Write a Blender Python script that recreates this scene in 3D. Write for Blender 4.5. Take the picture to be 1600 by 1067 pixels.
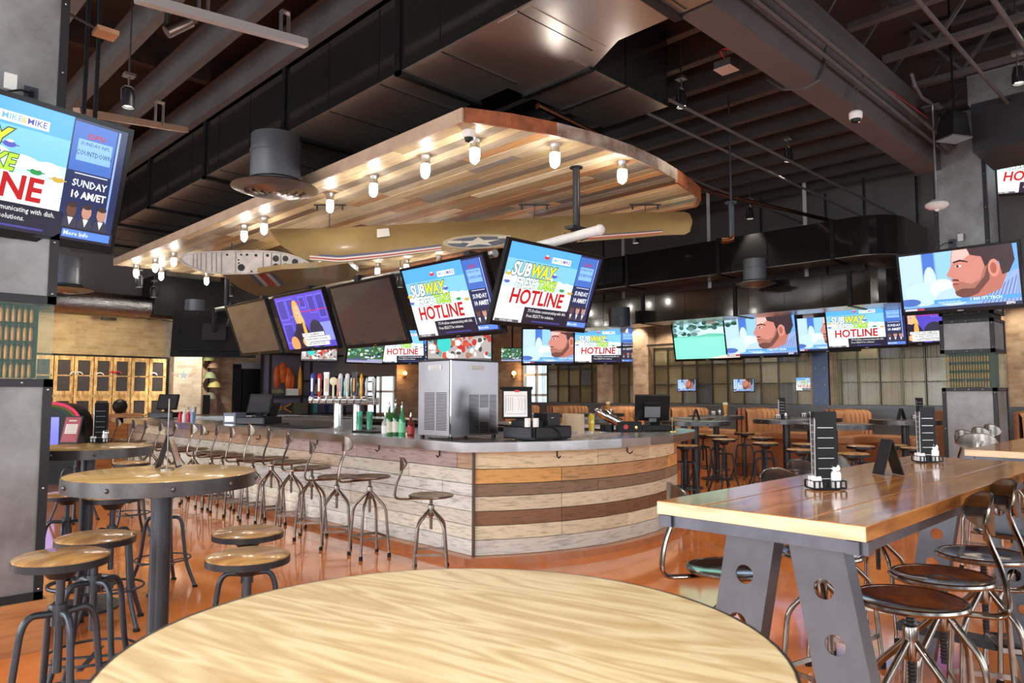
import bpy, math, random
from mathutils import Vector, Matrix, Euler
R = math.radians
random.seed(7)
for o in list(bpy.data.objects): bpy.data.objects.remove(o)
SC = bpy.context.scene
COL = SC.collection

# ------------------------------------------------------------------ camera
CAMZ = 1.42; TH = R(4.226); YAW = R(45.512); FP = 1130.0
cam = bpy.data.cameras.new('camera'); co = bpy.data.objects.new('camera', cam); COL.objects.link(co)
co.location = (0, 0, CAMZ); co.rotation_euler = (R(90)+TH, 0, YAW-R(90))
cam.sensor_width = 36; cam.lens = 36*FP/1600; cam.clip_end = 200; cam.clip_start = .02
cam.dof.use_dof = True; cam.dof.focus_distance = 6.5; cam.dof.aperture_fstop = 8
SC.camera = co
VF = Vector((math.cos(YAW)*math.cos(TH), math.sin(YAW)*math.cos(TH), math.sin(TH)))
VR = Vector((math.sin(YAW), -math.cos(YAW), 0)); VU = VR.cross(VF)
def ray(x, y): return VF + VR*((x-800)/FP) + VU*((533.5-y)/FP)
def zt(x, y, z): d = ray(x, y); return Vector((0, 0, CAMZ)) + d*((z-CAMZ)/d.z)     # surveyed point at a known height
def at(x, y, D): return Vector((0, 0, CAMZ)) + ray(x, y)*D                          # surveyed point at a known distance
def aX(x, y, X): d = ray(x, y); return Vector((0, 0, CAMZ)) + d*(X/d.x)
def aY(x, y, Y): d = ray(x, y); return Vector((0, 0, CAMZ)) + d*(Y/d.y)

# ------------------------------------------------------------------ world, daylight, exposure
w = bpy.data.worlds.new('world'); SC.world = w; w.use_nodes = True
w.node_tree.nodes['Background'].inputs[0].default_value = (.86, .93, 1, 1)
w.node_tree.nodes['Background'].inputs[1].default_value = 2.2
SC.view_settings.view_transform = 'Standard'; SC.view_settings.look = 'None'
SC.view_settings.exposure = -0.45; SC.view_settings.gamma = 1
def area(name, loc, rot, sx, sy, e, c=(1, 1, 1)):
    l = bpy.data.lights.new(name, 'AREA'); l.shape = 'RECTANGLE'; l.size = sx; l.size_y = sy; l.energy = e; l.color = c
    o = bpy.data.objects.new(name, l); COL.objects.link(o); o.location = loc; o.rotation_euler = rot; return o
# daylight entering the two window walls behind the photographer
for i, x in enumerate((-.8, 3.2, 7.2, 11.2)): area('window_daylight', (x, -3.45, 1.95), (R(90), 0, 0), 3.0, 2.2, 70, (.92, .96, 1))
for i, y in enumerate((-.8, 3.2, 7.2, 11.2)): area('window_daylight', (-3.45, y, 1.95), (R(90), 0, R(-90)), 3.0, 2.2, 230, (.95, .97, 1))
def point(name, loc, e, c, r=.05, spot=None, tgt=None):
    l = bpy.data.lights.new(name, 'SPOT' if spot else 'POINT'); l.energy = e; l.color = c; l.shadow_soft_size = r
    if spot: l.spot_size = R(spot); l.spot_blend = .6
    o = bpy.data.objects.new(name, l); COL.objects.link(o); o.location = loc
    if tgt is not None: o.rotation_euler = (Vector(tgt)-Vector(loc)).to_track_quat('-Z', 'Y').to_euler()
    return o

# ------------------------------------------------------------------ materials
def nn(t, ty, **kw):
    n = t.nodes.new(ty)
    for k, v in kw.items(): setattr(n, k, v)
    return n
MATS = {}
def mat(name, col=(.5, .5, .5), rough=.5, metal=0, coat=0, emit=None, es=0, var=.0, vscale=6, bump=0, bscale=40, stretch=(1, 1, 1), attr=False, alpha=1, trans=0, col2=None, spec=None, rvar=0):
    if name in MATS: return MATS[name]
    m = bpy.data.materials.new(name); m.use_nodes = True; t = m.node_tree; b = t.nodes['Principled BSDF']
    b.inputs['Base Color'].default_value = (*col, 1); b.inputs['Roughness'].default_value = rough; b.inputs['Metallic'].default_value = metal
    b.inputs['Coat Weight'].default_value = coat; b.inputs['Coat Roughness'].default_value = .06
    b.inputs['Alpha'].default_value = alpha; b.inputs['Transmission Weight'].default_value = trans
    if spec is not None: b.inputs['Specular IOR Level'].default_value = spec
    src = None
    if attr:
        a = nn(t, 'ShaderNodeVertexColor', layer_name='Col'); src = a.outputs[0]
    if var or bump or col2 or rvar:
        tc = nn(t, 'ShaderNodeTexCoord'); mp = nn(t, 'ShaderNodeMapping'); mp.inputs['Scale'].default_value = stretch
        t.links.new(tc.outputs['Object'], mp.inputs[0])
        no = nn(t, 'ShaderNodeTexNoise'); no.inputs['Scale'].default_value = vscale; no.inputs['Detail'].default_value = 6; no.inputs['Roughness'].default_value = .62
        t.links.new(mp.outputs[0], no.inputs[0])
    if var or col2:
        rp = nn(t, 'ShaderNodeValToRGB'); rp.color_ramp.elements[0].position = .33; rp.color_ramp.elements[1].position = .68
        if attr:
            rp.color_ramp.elements[0].position = .30; rp.color_ramp.elements[1].position = .50; rp.color_ramp.elements[0].color = (1-var,)*3+(1,); rp.color_ramp.elements[1].color = (1+var*.25,)*3+(1,)
            mx = nn(t, 'ShaderNodeMix', data_type='RGBA', blend_type='MULTIPLY'); mx.inputs[0].default_value = 1
            t.links.new(src, mx.inputs[6]); t.links.new(rp.outputs[0], mx.inputs[7]); src = mx.outputs[2]
        else:
            c2 = col2 or tuple(c*(1-var) for c in col)
            rp.color_ramp.elements[0].color = (*c2, 1); rp.color_ramp.elements[1].color = (*[min(1, c*(1+var*.3)) for c in col], 1); src = rp.outputs[0]
        t.links.new(no.outputs[0], rp.inputs[0])
    if src: t.links.new(src, b.inputs['Base Color'])
    if rvar:
        mr = nn(t, 'ShaderNodeMapRange'); mr.inputs[3].default_value = max(0.02, rough-rvar); mr.inputs[4].default_value = rough+rvar
        t.links.new(no.outputs[0], mr.inputs[0]); t.links.new(mr.outputs[0], b.inputs['Roughness'])
    if bump:
        n2 = nn(t, 'ShaderNodeTexNoise'); n2.inputs['Scale'].default_value = bscale; n2.inputs['Detail'].default_value = 4
        t.links.new(mp.outputs[0], n2.inputs[0])
        bp = nn(t, 'ShaderNodeBump'); bp.inputs['Strength'].default_value = bump; bp.inputs['Distance'].default_value = .02
        t.links.new(n2.outputs[0], bp.inputs['Height']); t.links.new(bp.outputs[0], b.inputs['Normal'])
    if emit is not None or es:
        if emit is None and attr: t.links.new(src, b.inputs['Emission Color'])
        else: b.inputs['Emission Color'].default_value = (*emit, 1)
        b.inputs['Emission Strength'].default_value = es
    MATS[name] = m; return m
def wood(name, c1, c2, rough=.35, coat=.3, ring=3.0, stretch=(1, 9, 1), rot=0, dist=2.5, dark=None):
    m = bpy.data.materials.new(name); m.use_nodes = True; t = m.node_tree; b = t.nodes['Principled BSDF']
    tc = nn(t, 'ShaderNodeTexCoord'); mp = nn(t, 'ShaderNodeMapping'); mp.inputs['Scale'].default_value = stretch
    mp0 = nn(t, 'ShaderNodeMapping'); mp0.inputs['Rotation'].default_value = (0, 0, rot)
    t.links.new(tc.outputs['Object'], mp0.inputs[0]); t.links.new(mp0.outputs[0], mp.inputs[0])
    no = nn(t, 'ShaderNodeTexNoise'); no.inputs['Scale'].default_value = 1.3; no.inputs['Detail'].default_value = 2; no.inputs['Distortion'].default_value = .4
    t.links.new(mp.outputs[0], no.inputs[0])
    ml = nn(t, 'ShaderNodeMath', operation='MULTIPLY'); ml.inputs[1].default_value = ring*6
    t.links.new(no.outputs[0], ml.inputs[0])
    fr = nn(t, 'ShaderNodeMath', operation='PINGPONG'); fr.inputs[1].default_value = 1; t.links.new(ml.outputs[0], fr.inputs[0])
    n2 = nn(t, 'ShaderNodeTexNoise'); n2.inputs['Scale'].default_value = 9; n2.inputs['Detail'].default_value = 6
    t.links.new(mp.outputs[0], n2.inputs[0])
    ad = nn(t, 'ShaderNodeMath', operation='MULTIPLY_ADD'); ad.inputs[1].default_value = .55; t.links.new(fr.outputs[0], ad.inputs[0])
    m3 = nn(t, 'ShaderNodeMath', operation='MULTIPLY'); m3.inputs[1].default_value = .55; t.links.new(n2.outputs[0], m3.inputs[0]); t.links.new(m3.outputs[0], ad.inputs[2])
    rp = nn(t, 'ShaderNodeValToRGB'); rp.color_ramp.elements[0].position = .15; rp.color_ramp.elements[1].position = .8
    rp.color_ramp.elements[0].color = (*c2, 1); rp.color_ramp.elements[1].color = (*c1, 1)
    t.links.new(ad.outputs[0], rp.inputs[0]); t.links.new(rp.outputs[0], b.inputs['Base Color'])
    b.inputs['Roughness'].default_value = rough; b.inputs['Coat Weight'].default_value = coat; b.inputs['Coat Roughness'].default_value = .08
    MATS[name] = m; return m
def brickmat(name, c1, c2, c3, mortar):
    m = bpy.data.materials.new(name); m.use_nodes = True; t = m.node_tree; b = t.nodes['Principled BSDF']
    tc = nn(t, 'ShaderNodeTexCoord'); g = nn(t, 'ShaderNodeNewGeometry'); sp = nn(t, 'ShaderNodeSeparateXYZ'); t.links.new(tc.outputs['Object'], sp.inputs[0])
    ad = nn(t, 'ShaderNodeMath', operation='ADD'); t.links.new(sp.outputs[0], ad.inputs[0]); t.links.new(sp.outputs[1], ad.inputs[1])
    cb = nn(t, 'ShaderNodeCombineXYZ'); t.links.new(ad.outputs[0], cb.inputs[0]); t.links.new(sp.outputs[2], cb.inputs[1])
    br = nn(t, 'ShaderNodeTexBrick'); br.inputs['Scale'].default_value = 1; br.inputs['Brick Width'].default_value = .22; br.inputs['Row Height'].default_value = .072
    br.inputs['Mortar Size'].default_value = .008; br.inputs['Bias'].default_value = -.1
    br.inputs['Color1'].default_value = (*c1, 1); br.inputs['Color2'].default_value = (*c2, 1); br.inputs['Mortar'].default_value = (*mortar, 1)
    t.links.new(cb.outputs[0], br.inputs[0])
    no = nn(t, 'ShaderNodeTexNoise'); no.inputs['Scale'].default_value = 3.5; no.inputs['Detail'].default_value = 8; t.links.new(cb.outputs[0], no.inputs[0])
    rp = nn(t, 'ShaderNodeValToRGB'); rp.color_ramp.elements[0].position = .42; rp.color_ramp.elements[1].position = .62; t.links.new(no.outputs[0], rp.inputs[0])
    mx = nn(t, 'ShaderNodeMix', data_type='RGBA'); t.links.new(rp.outputs[0], mx.inputs[0]); t.links.new(br.outputs[0], mx.inputs[6]); mx.inputs[7].default_value = (*c3, 1)
    m2 = nn(t, 'ShaderNodeMath', operation='MULTIPLY'); m2.inputs[1].default_value = .45; t.links.new(rp.outputs[0], m2.inputs[0]); t.links.new(m2.outputs[0], mx.inputs[0])
    t.links.new(mx.outputs[2], b.inputs['Base Color']); b.inputs['Roughness'].default_value = .85
    bp = nn(t, 'ShaderNodeBump'); bp.inputs['Strength'].default_value = .5; bp.inputs['Distance'].default_value = .01; bp.invert = True
    t.links.new(br.outputs[1], bp.inputs['Height']); t.links.new(bp.outputs[0], b.inputs['Normal'])
    MATS[name] = m; return m
M_floor = mat('polished orange concrete', (.85, .27, .06), .09, coat=.6, col2=(.55, .14, .03), vscale=1.1, bump=.015, bscale=3)
M_deck = mat('dark brown roof deck', (.055, .04, .036), .8, var=.3, vscale=2)
M_joist = mat('dark grey painted steel', (.095, .085, .082), .55, var=.25, vscale=2)
M_beam = mat('brown grey painted beam', (.10, .083, .08), .6, var=.15, vscale=2)
M_duct = mat('gloss black duct', (.014, .013, .013), .10, metal=0, coat=.5, bump=.05, bscale=1.6, spec=.6)
M_ductb = mat('dark galvanised duct underside', (.46, .42, .38), .3, metal=.9, bump=.2, bscale=2.5, rvar=.06, vscale=3)
M_black = mat('black plastic', (.008, .008, .009), .4, spec=.25)
M_blackm = mat('black metal', (.02, .02, .024), .42, metal=.2)
M_steelgrey = mat('blue grey painted steel', (.06, .07, .085), .36, metal=.55, var=.2)
M_ss = mat('brushed stainless', (.80, .80, .81), .24, metal=1, bump=.06, bscale=8, rvar=.08, vscale=4)
M_sst = mat('brushed stainless counter', (.74, .74, .76), .25, metal=1, bump=.05, bscale=5, rvar=.1, vscale=3)
M_chrome = mat('chrome', (.85, .85, .85), .08, metal=1)
M_nickel = mat('aged nickel tube', (.36, .335, .30), .22, metal=1, var=.35, vscale=9)
M_bronze = mat('worn bronze tube', (.30, .255, .215), .3, metal=1, var=.4, vscale=8)
M_seatbr = mat('worn seat paint', (.34, .24, .14), .3, metal=.5, col2=(.06, .04, .03), vscale=14)
M_seatdk = mat('polished black seat', (.045, .02, .012), .1, coat=1)
M_white = mat('white plastic', (.8, .8, .78), .4)
M_paper = mat('paper', (.85, .85, .83), .8)
M_galv = mat('galvanised steel', (.6, .6, .6), .35, metal=1, var=.2, vscale=10)
M_colp = mat('brushed zinc column panel', (.36, .37, .38), .45, metal=.5, col2=(.20, .19, .19), vscale=2.5, rvar=.12)
M_glass = mat('clear glass', (.9, 1, .97), .02, trans=1)
M_glasst = mat('thin green tinted glass', (.3, .6, .5), .03, alpha=.08, spec=.3)
M_brass = mat('brass', (.75, .48, .17), .25, metal=1)
M_cart = mat('amber cartridge case', (.45, .21, .06), .4, metal=.5)
M_dkcop = mat('dark copper', (.16, .06, .03), .3, metal=1)
M_plank = mat('painted reclaimed planks', attr=True, rough=.6, var=.42, vscale=2.2, stretch=(3, 3, 24), bump=.35, bscale=6)
M_plankc = mat('canopy planks', attr=True, rough=.42, var=.30, vscale=2.0, stretch=(16, 1.2, 3), coat=.15, bump=.25, bscale=4)
M_vc = mat('coloured surface', attr=True, rough=.5, var=.001)
M_vcs = mat('coloured glazed surface', attr=True, rough=.25, var=.001, coat=.3)
M_screen = mat('screen picture', attr=True, rough=.15, es=1.8); 
M_off = mat('dark screen glass', (.05, .05, .055), .06, coat=1, spec=1)
M_leather = mat('tan leather', (.72, .36, .17), .45, var=.15, vscale=8)
M_leatherd = mat('brown leather', (.36, .15, .07), .4, var=.2)
M_bulb = mat('lit glass', (1, 1, 1), .3, emit=(1, .95, .86), es=80)
M_spot = mat('lit spot lens', (1, 1, 1), .3, emit=(1, .97, .8), es=30)
M_led = mat('status light', (1, 1, 1), .3, emit=(.6, .7, 1), es=3)
M_olive = mat('olive gold fabric wing', (.36, .25, .10), .4, col2=(.24, .165, .07), vscale=1.5, coat=.15)
M_cabw = mat('knotty yellow pine', (.95, .68, .30), .45, col2=(.38, .17, .05), vscale=5, stretch=(4, 4, 1.2))
M_corr = mat('corrugated brown metal', (.5, .4, .33), .5, metal=.3)
M_chain = mat('bronze bead chain', (.30, .26, .16), .3, metal=1)
M_cardb = mat('cardboard', (.62, .47, .31), .8)
M_cast = mat('cast curb stone', (.50, .19, .08), .3, coat=.3, var=.2)
M_red = mat('red wire', (.7, .05, .06), .5)
M_edge = mat('steel rim band', (.13, .125, .125), .33, metal=.9, var=.35, vscale=7)
M_dkwood = mat('dark table top', (.13, .09, .075), .25, coat=.5, var=.3)
W_ash = wood('pale ash top', (.80, .64, .37), (.55, .35, .15), .40, 0, ring=2.0, stretch=(1.6, 11, 1), rot=R(78))
W_oak = wood('honey oak top', (.68, .44, .16), (.42, .24, .08), .28, .35, ring=1.2, stretch=(1.2, 8, 1), rot=R(40))
W_seat = wood('brown stool seat', (.52, .29, .10), (.25, .11, .035), .3, .5, ring=1, stretch=(2, 12, 1), rot=R(20))
W_long = wood('varnished plank table', (.50, .215, .055), (.25, .085, .02), .16, .35, ring=1.4, stretch=(1.2, 9, 6))
W_pine = wood('pale sawn pine', (.92, .74, .48), (.74, .48, .24), .45, .2, ring=1.2, stretch=(6, 1.5, 9))
W_base = wood('orange baseboard wood', (.5, .22, .08), (.3, .12, .045), .35, .3, ring=1, stretch=(1, 3, 9))
B_gold = brickmat('golden brick', (.62, .42, .22), (.44, .27, .14), (.74, .60, .36), (.50, .41, .27))
B_dark = brickmat('brown brick', (.44, .29, .19), (.25, .15, .10), (.60, .47, .33), (.32, .26, .2))
B_pale = brickmat('pale brick', (.52, .44, .34), (.40, .30, .22), (.66, .60, .50), (.42, .37, .31))

# ------------------------------------------------------------------ mesh helper
class MB:
    def __init__(s): s.v = []; s.f = []; s.c = []; s.cc = (1, 1, 1); s.sm = []
    def add(s, vs, fs, smooth=False, M=None):
        b = len(s.v)
        if M is not None: vs = [M @ Vector(v) for v in vs]
        s.v += [tuple(v) for v in vs]
        for f in fs: s.f.append(tuple(b+i for i in f)); s.c.append(s.cc); s.sm.append(smooth)
        return s
    def col(s, c): s.cc = c; return s
    def box(s, x0, x1, y0, y1, z0, z1, M=None):
        v = [(x, y, z) for z in (z0, z1) for y in (y0, y1) for x in (x0, x1)]
        return s.add(v, [(0, 2, 3, 1), (4, 5, 7, 6), (0, 1, 5, 4), (2, 6, 7, 3), (0, 4, 6, 2), (1, 3, 7, 5)], M=M)
    def cb(s, c, d, M=None): return s.box(c[0]-d[0]/2, c[0]+d[0]/2, c[1]-d[1]/2, c[1]+d[1]/2, c[2]-d[2]/2, c[2]+d[2]/2, M)
    def bar(s, p, q, w, h, up=(0, 0, 1)):
        p = Vector(p); q = Vector(q); d = q-p; L = d.length; d.normalize(); u = Vector(up)
        if abs(d.dot(u)) > .98: u = Vector((1, 0, 0))
        a = d.cross(u).normalized(); b = a.cross(d)
        v = [p+a*(i*w/2)+b*(j*h/2)+d*(k*L) for k in (0, 1) for j in (-1, 1) for i in (-1, 1)]
        return s.add(v, [(0, 2, 3, 1), (4, 5, 7, 6), (0, 1, 5, 4), (2, 6, 7, 3), (0, 4, 6, 2), (1, 3, 7, 5)])
    def tube(s, pts, r, n=8, closed=False, r2=None, caps=True, sy=1):
        P = [Vector(p) for p in pts]; m = len(P); rings = []
        prev = None
        for i, p in enumerate(P):
            if closed: t = P[(i+1) % m]-P[i-1]
            else: t = P[min(i+1, m-1)]-P[max(i-1, 0)]
            t.normalize()
            if prev is None:
                a = Vector((0, 0, 1)) if abs(t.z) < .9 else Vector((1, 0, 0)); a = (a-t*a.dot(t)).normalized()
            else: a = (prev-t*prev.dot(t)).normalized()
            prev = a; b = t.cross(a)
            rr = r if r2 is None else r+(r2-r)*i/(m-1)
            rings.append([p+a*(math.cos(k*2*math.pi/n)*rr)+b*(math.sin(k*2*math.pi/n)*rr*sy) for k in range(n)])
        vs = [v for g in rings for v in g]; fs = []
        for i in range(m if closed else m-1):
            j = (i+1) % m
            for k in range(n): fs.append((i*n+k, i*n+(k+1) % n, j*n+(k+1) % n, j*n+k))
        s.add(vs, fs, True)
        if caps and not closed: s.add(rings[0], [tuple(range(n))[::-1]]); s.add(rings[-1], [tuple(range(n))])
        return s
    def lathe(s, prof, n=24, c=(0, 0, 0), M=None, caps=True):
        vs = []; fs = []; m = len(prof)
        for r, z in prof:
            for k in range(n):
                a = 2*math.pi*k/n; vs.append((c[0]+r*math.cos(a), c[1]+r*math.sin(a), c[2]+z))
        for i in range(m-1):
            for k in range(n): fs.append((i*n+k, i*n+(k+1) % n, (i+1)*n+(k+1) % n, (i+1)*n+k))
        s.add(vs, fs, True, M)
        if caps: s.add(vs[:n], [tuple(range(n))[::-1]], False, M); s.add(vs[-n:], [tuple(range(n))], False, M)
        return s
    def cyl(s, c, r, z0, z1, n=24): return s.lathe([(r, z0), (r, z1)], n, c)
    def torus(s, c, R_, r, n=32, k=8): return s.tube([(c[0]+R_*math.cos(2*math.pi*i/n), c[1]+R_*math.sin(2*math.pi*i/n), c[2]) for i in range(n)], r, k, True)
    def prism(s, poly, z0, z1, M=None):
        n = len(poly); vs = [(x, y, z0) for x, y in poly]+[(x, y, z1) for x, y in poly]
        fs = [tuple(range(n))[::-1], tuple(range(n, 2*n))]+[(i, (i+1) % n, n+(i+1) % n, n+i) for i in range(n)]
        return s.add(vs, fs, M=M)
    def poly(s, pts, M=None): return s.add(pts, [tuple(range(len(pts)))], M=M)
    def sph(s, c, r, sx=1, sy=1, sz=1, n=14, m=8, M=None):
        pr = [(max(r*math.sin(math.pi*i/m), 1e-4), -r*math.cos(math.pi*i/m)) for i in range(m+1)]
        T = Matrix.Translation(c) @ Matrix.Diagonal((sx, sy, sz, 1))
        if M is not None: T = M @ T
        return s.lathe(pr, n, M=T, caps=False)
    def text(s, body, size, M, shear=0, xs=1):
        cu = bpy.data.curves.new('t', 'FONT'); cu.body = body; cu.size = size; cu.shear = shear; cu.resolution_u = 2; cu.align_x = 'CENTER'; cu.align_y = 'CENTER'
        o = bpy.data.objects.new('t', cu); me = bpy.data.meshes.new_from_object(o)
        s.add([(v.co.x*xs, v.co.y, 0) for v in me.vertices], [tuple(p.vertices) for p in me.polygons], M=M)
        bpy.data.objects.remove(o); bpy.data.curves.remove(cu); bpy.data.meshes.remove(me); return s
    def build(s, name, m, parent=None, loc=None, rot=None, bevel=0):
        me = bpy.data.meshes.new(name); me.from_pydata(s.v, [], s.f); me.update()
        me.polygons.foreach_set('use_smooth', s.sm)
        if m in (M_plank, M_plankc, M_vc, M_vcs, M_screen):
            ca = me.color_attributes.new('Col', 'FLOAT_COLOR', 'CORNER'); d = []
            for p, c in zip(me.polygons, s.c): d += [c[0], c[1], c[2], 1]*p.loop_total
            ca.data.foreach_set('color', d)
        if any(s.sm): me.set_sharp_from_angle(angle=R(40))
        me.materials.append(m)
        o = bpy.data.objects.new(name, me); COL.objects.link(o)
        if parent is not None: o.parent = parent
        if loc is not None: o.location = loc
        if rot is not None: o.rotation_euler = rot
        if bevel:
            md = o.modifiers.new('bevel', 'BEVEL'); md.width = bevel; md.segments = 2; md.limit_method = 'ANGLE'
        return o
def tag(o, label=None, cat=None, group=None, kind=None):
    if label: o['label'] = label
    if cat: o['category'] = cat
    if group: o['group'] = group
    if kind: o['kind'] = kind
    return o
def thing(name, label, cat, loc=(0, 0, 0), rz=0, group=None, rot=None):
    o = bpy.data.objects.new(name, None); COL.objects.link(o); o.location = loc; o.rotation_euler = rot or (0, 0, rz); o.empty_display_size = .1
    return tag(o, label, cat, group)
def copy_tree(o, parent=None):
    c = o.copy(); COL.objects.link(c); c.parent = parent
    for ch in [x for x in KIDS(o)]: copy_tree(ch, c)
    return c
def KIDS(o): return list(o.children)
PROTO = {}
def inst(key, maker, label, loc, rz=0, group=None, rot=None, cat=None):
    if key not in PROTO: PROTO[key] = maker(); o = PROTO[key]
    else: o = copy_tree(PROTO[key])
    o.location = loc; o.rotation_euler = rot or (0, 0, rz); o['label'] = label
    if cat: o['category'] = cat
    if group: o['group'] = group
    return o
def struct(name, mb, m, **k): return tag(mb.build(name, m, **k), kind='structure')
NTRIM = [0]
def trim(mb, m): NTRIM[0] += 1; return struct('trim_%d' % NTRIM[0], mb, m)
def ordn(i): return ['nearest', 'second', 'third', 'fourth', 'fifth', 'sixth', 'seventh', 'eighth', 'ninth', 'tenth', 'eleventh', 'twelfth', 'thirteenth', 'fourteenth', 'fifteenth', 'sixteenth', 'seventeenth', 'eighteenth'][i]
def bez(p0, p1, p2, n=6): return [Vector(p0)*(1-t)**2+Vector(p1)*2*t*(1-t)+Vector(p2)*t*t for t in [i/n for i in range(n+1)]]
def fillet(pts, r, n=4):
    P = [Vector(p) for p in pts]; out = [P[0]]
    for i in range(1, len(P)-1):
        a = (P[i-1]-P[i]); b = (P[i+1]-P[i]); ra = min(r, a.length*.45); rb = min(r, b.length*.45)
        out += bez(P[i]+a.normalized()*ra, P[i], P[i]+b.normalized()*rb, n)
    return out+[P[-1]]

# ================================================================== STRUCTURE
CX = 13.3; CY = 17.0; ZD = 5.8
struct('floor', MB().box(-3.6, CX+.3, -3.6, CY+.3, -.1, 0), M_floor)
struct('ceiling', MB().box(-3.6, CX+.3, -3.6, CY+.3, ZD, ZD+.1), M_deck)
def wall_open(axis, a0, a1, c0, c1, opens, z1=ZD):
    m = MB()
    def bx(u0, u1, z0, z1_):
        if u1-u0 < 1e-4 or z1_-z0 < 1e-4: return
        if axis == 'x': m.box(u0, u1, c0, c1, z0, z1_)
        else: m.box(c0, c1, u0, u1, z0, z1_)
    u = a0
    for (o0, o1, zz0, zz1) in opens:
        bx(u, o0, 0, z1); bx(o0, o1, 0, zz0); bx(o0, o1, zz1, z1); u = o1
    bx(u, a1, 0, z1); return m
M_grey = mat('dark grey plaster', (.16, .15, .15), .7)
struct('wall_back_left', wall_open('x', -3.55, 5.85, CY, CY+.2, []), B_gold)
struct('wall_back', wall_open('x', 5.85, CX, CY, CY+.2, [(11.15, 12.1, .9, 2.75)]), B_dark)
struct('wall_right', wall_open('y', -3.55, CY+.2, CX, CX+.2, [(12.3, 13.2, .9, 2.45)]), B_dark)
ops = [(x-1.5, x+1.5, .8, 3.6) for x in (-.8, 3.2, 7.2, 11.2)]
struct('wall_front', wall_open('x', -3.55, CX+.2, -3.55, -3.4, ops), M_grey)
struct('wall_left', wall_open('y', -3.4, CY, -3.55, -3.4, ops), M_grey)
M_frame = mat('white window frame', (.75, .75, .74), .4)
def window(n, axis, u0, u1, c, z0, z1, nu, nz):
    r = MB(); t = .03
    def b(u, v, a, d):
        if axis == 'x': r.box(u, v, c, c+.06, a, d)
        else: r.box(c, c+.06, u, v, a, d)
    for i in range(nu+1): uu = u0+(u1-u0)*i/nu; b(uu-t, uu+t, z0, z1)
    for i in range(nz+1): zz = z0+(z1-z0)*i/nz; b(u0, u1, zz-t, zz+t)
    f = struct('window_%d' % n, r, M_frame)
    g = MB()
    if axis == 'x': g.box(u0, u1, c+.025, c+.031, z0, z1)
    else: g.box(c+.025, c+.031, u0, u1, z0, z1)
    g.build('pane', M_glass, f)
window(1, 'x', 11.15, 12.1, CY+.08, .9, 2.75, 2, 3)
window(2, 'y', 12.3, 13.2, CX+.08, .9, 2.45, 2, 3)

# brick piers and the lit pilaster left of the doorway
struct('wall_pilaster', MB().box(5.75, 6.35, CY-.7, CY, 0, 4.2), B_pale)
struct('wall_pier', MB().box(6.35, 6.85, CY-.35, CY, 0, 4.2), B_dark)
point('pilaster_wash_light', (5.9, CY-1.75, 2.95), 330, (1, .9, .72), .05, 60, (5.95, CY-.7, 1.8))
# doorway
d = struct('door_1', MB().box(7.55, 8.0, CY-.12, CY-.06, 0, 2.05).box(7.35, 7.5, CY-.14, CY, 0, 2.15), M_black)
struct('trim_door_frame', MB().box(7.5, 9.6, CY-.1, CY, 2.05, 2.2).box(8.05, 9.6, CY-.09, CY, 0, 2.05), mat('grey metal wall panel', (.42, .42, .44), .4, metal=.5))
struct('wall_duct_shaft', MB().box(9.75, 10.9, CY-1.6, CY-.4, 1.9, 4.0), mat('brown grey column cladding', (.22, .19, .17), .6))

# ceiling joists: solid channels over the bar, open web joists right of the beam
x = -2.9; i = 0
while x < 13.1:
    m = MB().box(x-.012, x+.012, 2.92, CY, 5.06, 5.42).box(x-.05, x+.05, 2.92, CY, 5.05, 5.075).box(x-.05, x+.05, 2.92, CY, 5.4, 5.42)
    trim(m, M_joist); x += .65
x = -2.5
while x < 13.2:
    m = MB().box(x-.05, x+.05, -3.4, 2.62, 5.05, 5.11).box(x-.05, x+.05, -3.4, 2.62, 5.68, 5.74)
    y = -3.3
    while y < 2.3:
        m.bar((x, y, 5.1), (x, y+.45, 5.7), .035, .035).bar((x, y+.45, 5.7), (x, y+.9, 5.1), .035, .035); y += .9
    trim(m, M_joist); x += .98
for y in (5.2, 9.2, 13.2): trim(MB().box(-3.4, CX, y, y+.12, 5.44, 5.8), M_deck)
struct('trim_ceiling_beam', MB().box(4.66, 10.3, 2.63, 2.9, 4.3, 5.049), M_beam)
struct('wall_right_upper', MB().box(CX-.04, CX, -3.4, CY, 3.25, ZD), M_grey)
struct('wall_back_upper', MB().box(-3.4, CX-.04, CY-.04, CY, 3.35, ZD), M_grey)

# pipes and conduits
def pipe(name, pts, r, m, label, cat='pipe', group=None, n=8, parts=None):
    o = MB().tube(pts, r, n).build(name, m); return tag(o, label, cat, group)
pipe('conduit_pipe', [(5.0, 4.45, 4.93), (6.1, 4.47, 4.5), (13.2, 4.55, 4.5)], .018, M_joist, 'thin grey conduit running from the duct end towards the right wall, left of the pair')
pipe('conduit_pipe', [(6.3, 4.1, 4.5), (13.2, 4.1, 4.5)], .018, M_joist, 'thin grey conduit carrying the spotlight beside the duct end')
pipe('conduit_pipe', [(4.0, 2.47, 4.55), (10.2, 2.47, 4.55)], .022, M_joist, 'upper of two brown pipes clamped along the beam')
pipe('conduit_pipe', [(4.0, 2.53, 4.47), (10.2, 2.53, 4.47)], .02, M_joist, 'lower of two brown pipes clamped along the beam')
pipe('conduit_pipe', [(3.5, 1.75, 4.62), (9.6, 1.7, 4.62)], .02, M_joist, 'grey pipe crossing under the open web joists nearest the beam')
pipe('conduit_pipe', [(3.5, 1.32, 4.62), (8.4, 1.28, 4.62), (8.8, 1.28, 4.4)], .022, M_joist, 'grey pipe ending in a fitting above the upper right spotlight')
pipe('conduit_pipe', [(6.0, 5.6, 4.6), (13.2, 5.65, 4.6)], .018, M_joist, 'thin conduit above the curved end of the plank canopy')
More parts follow.
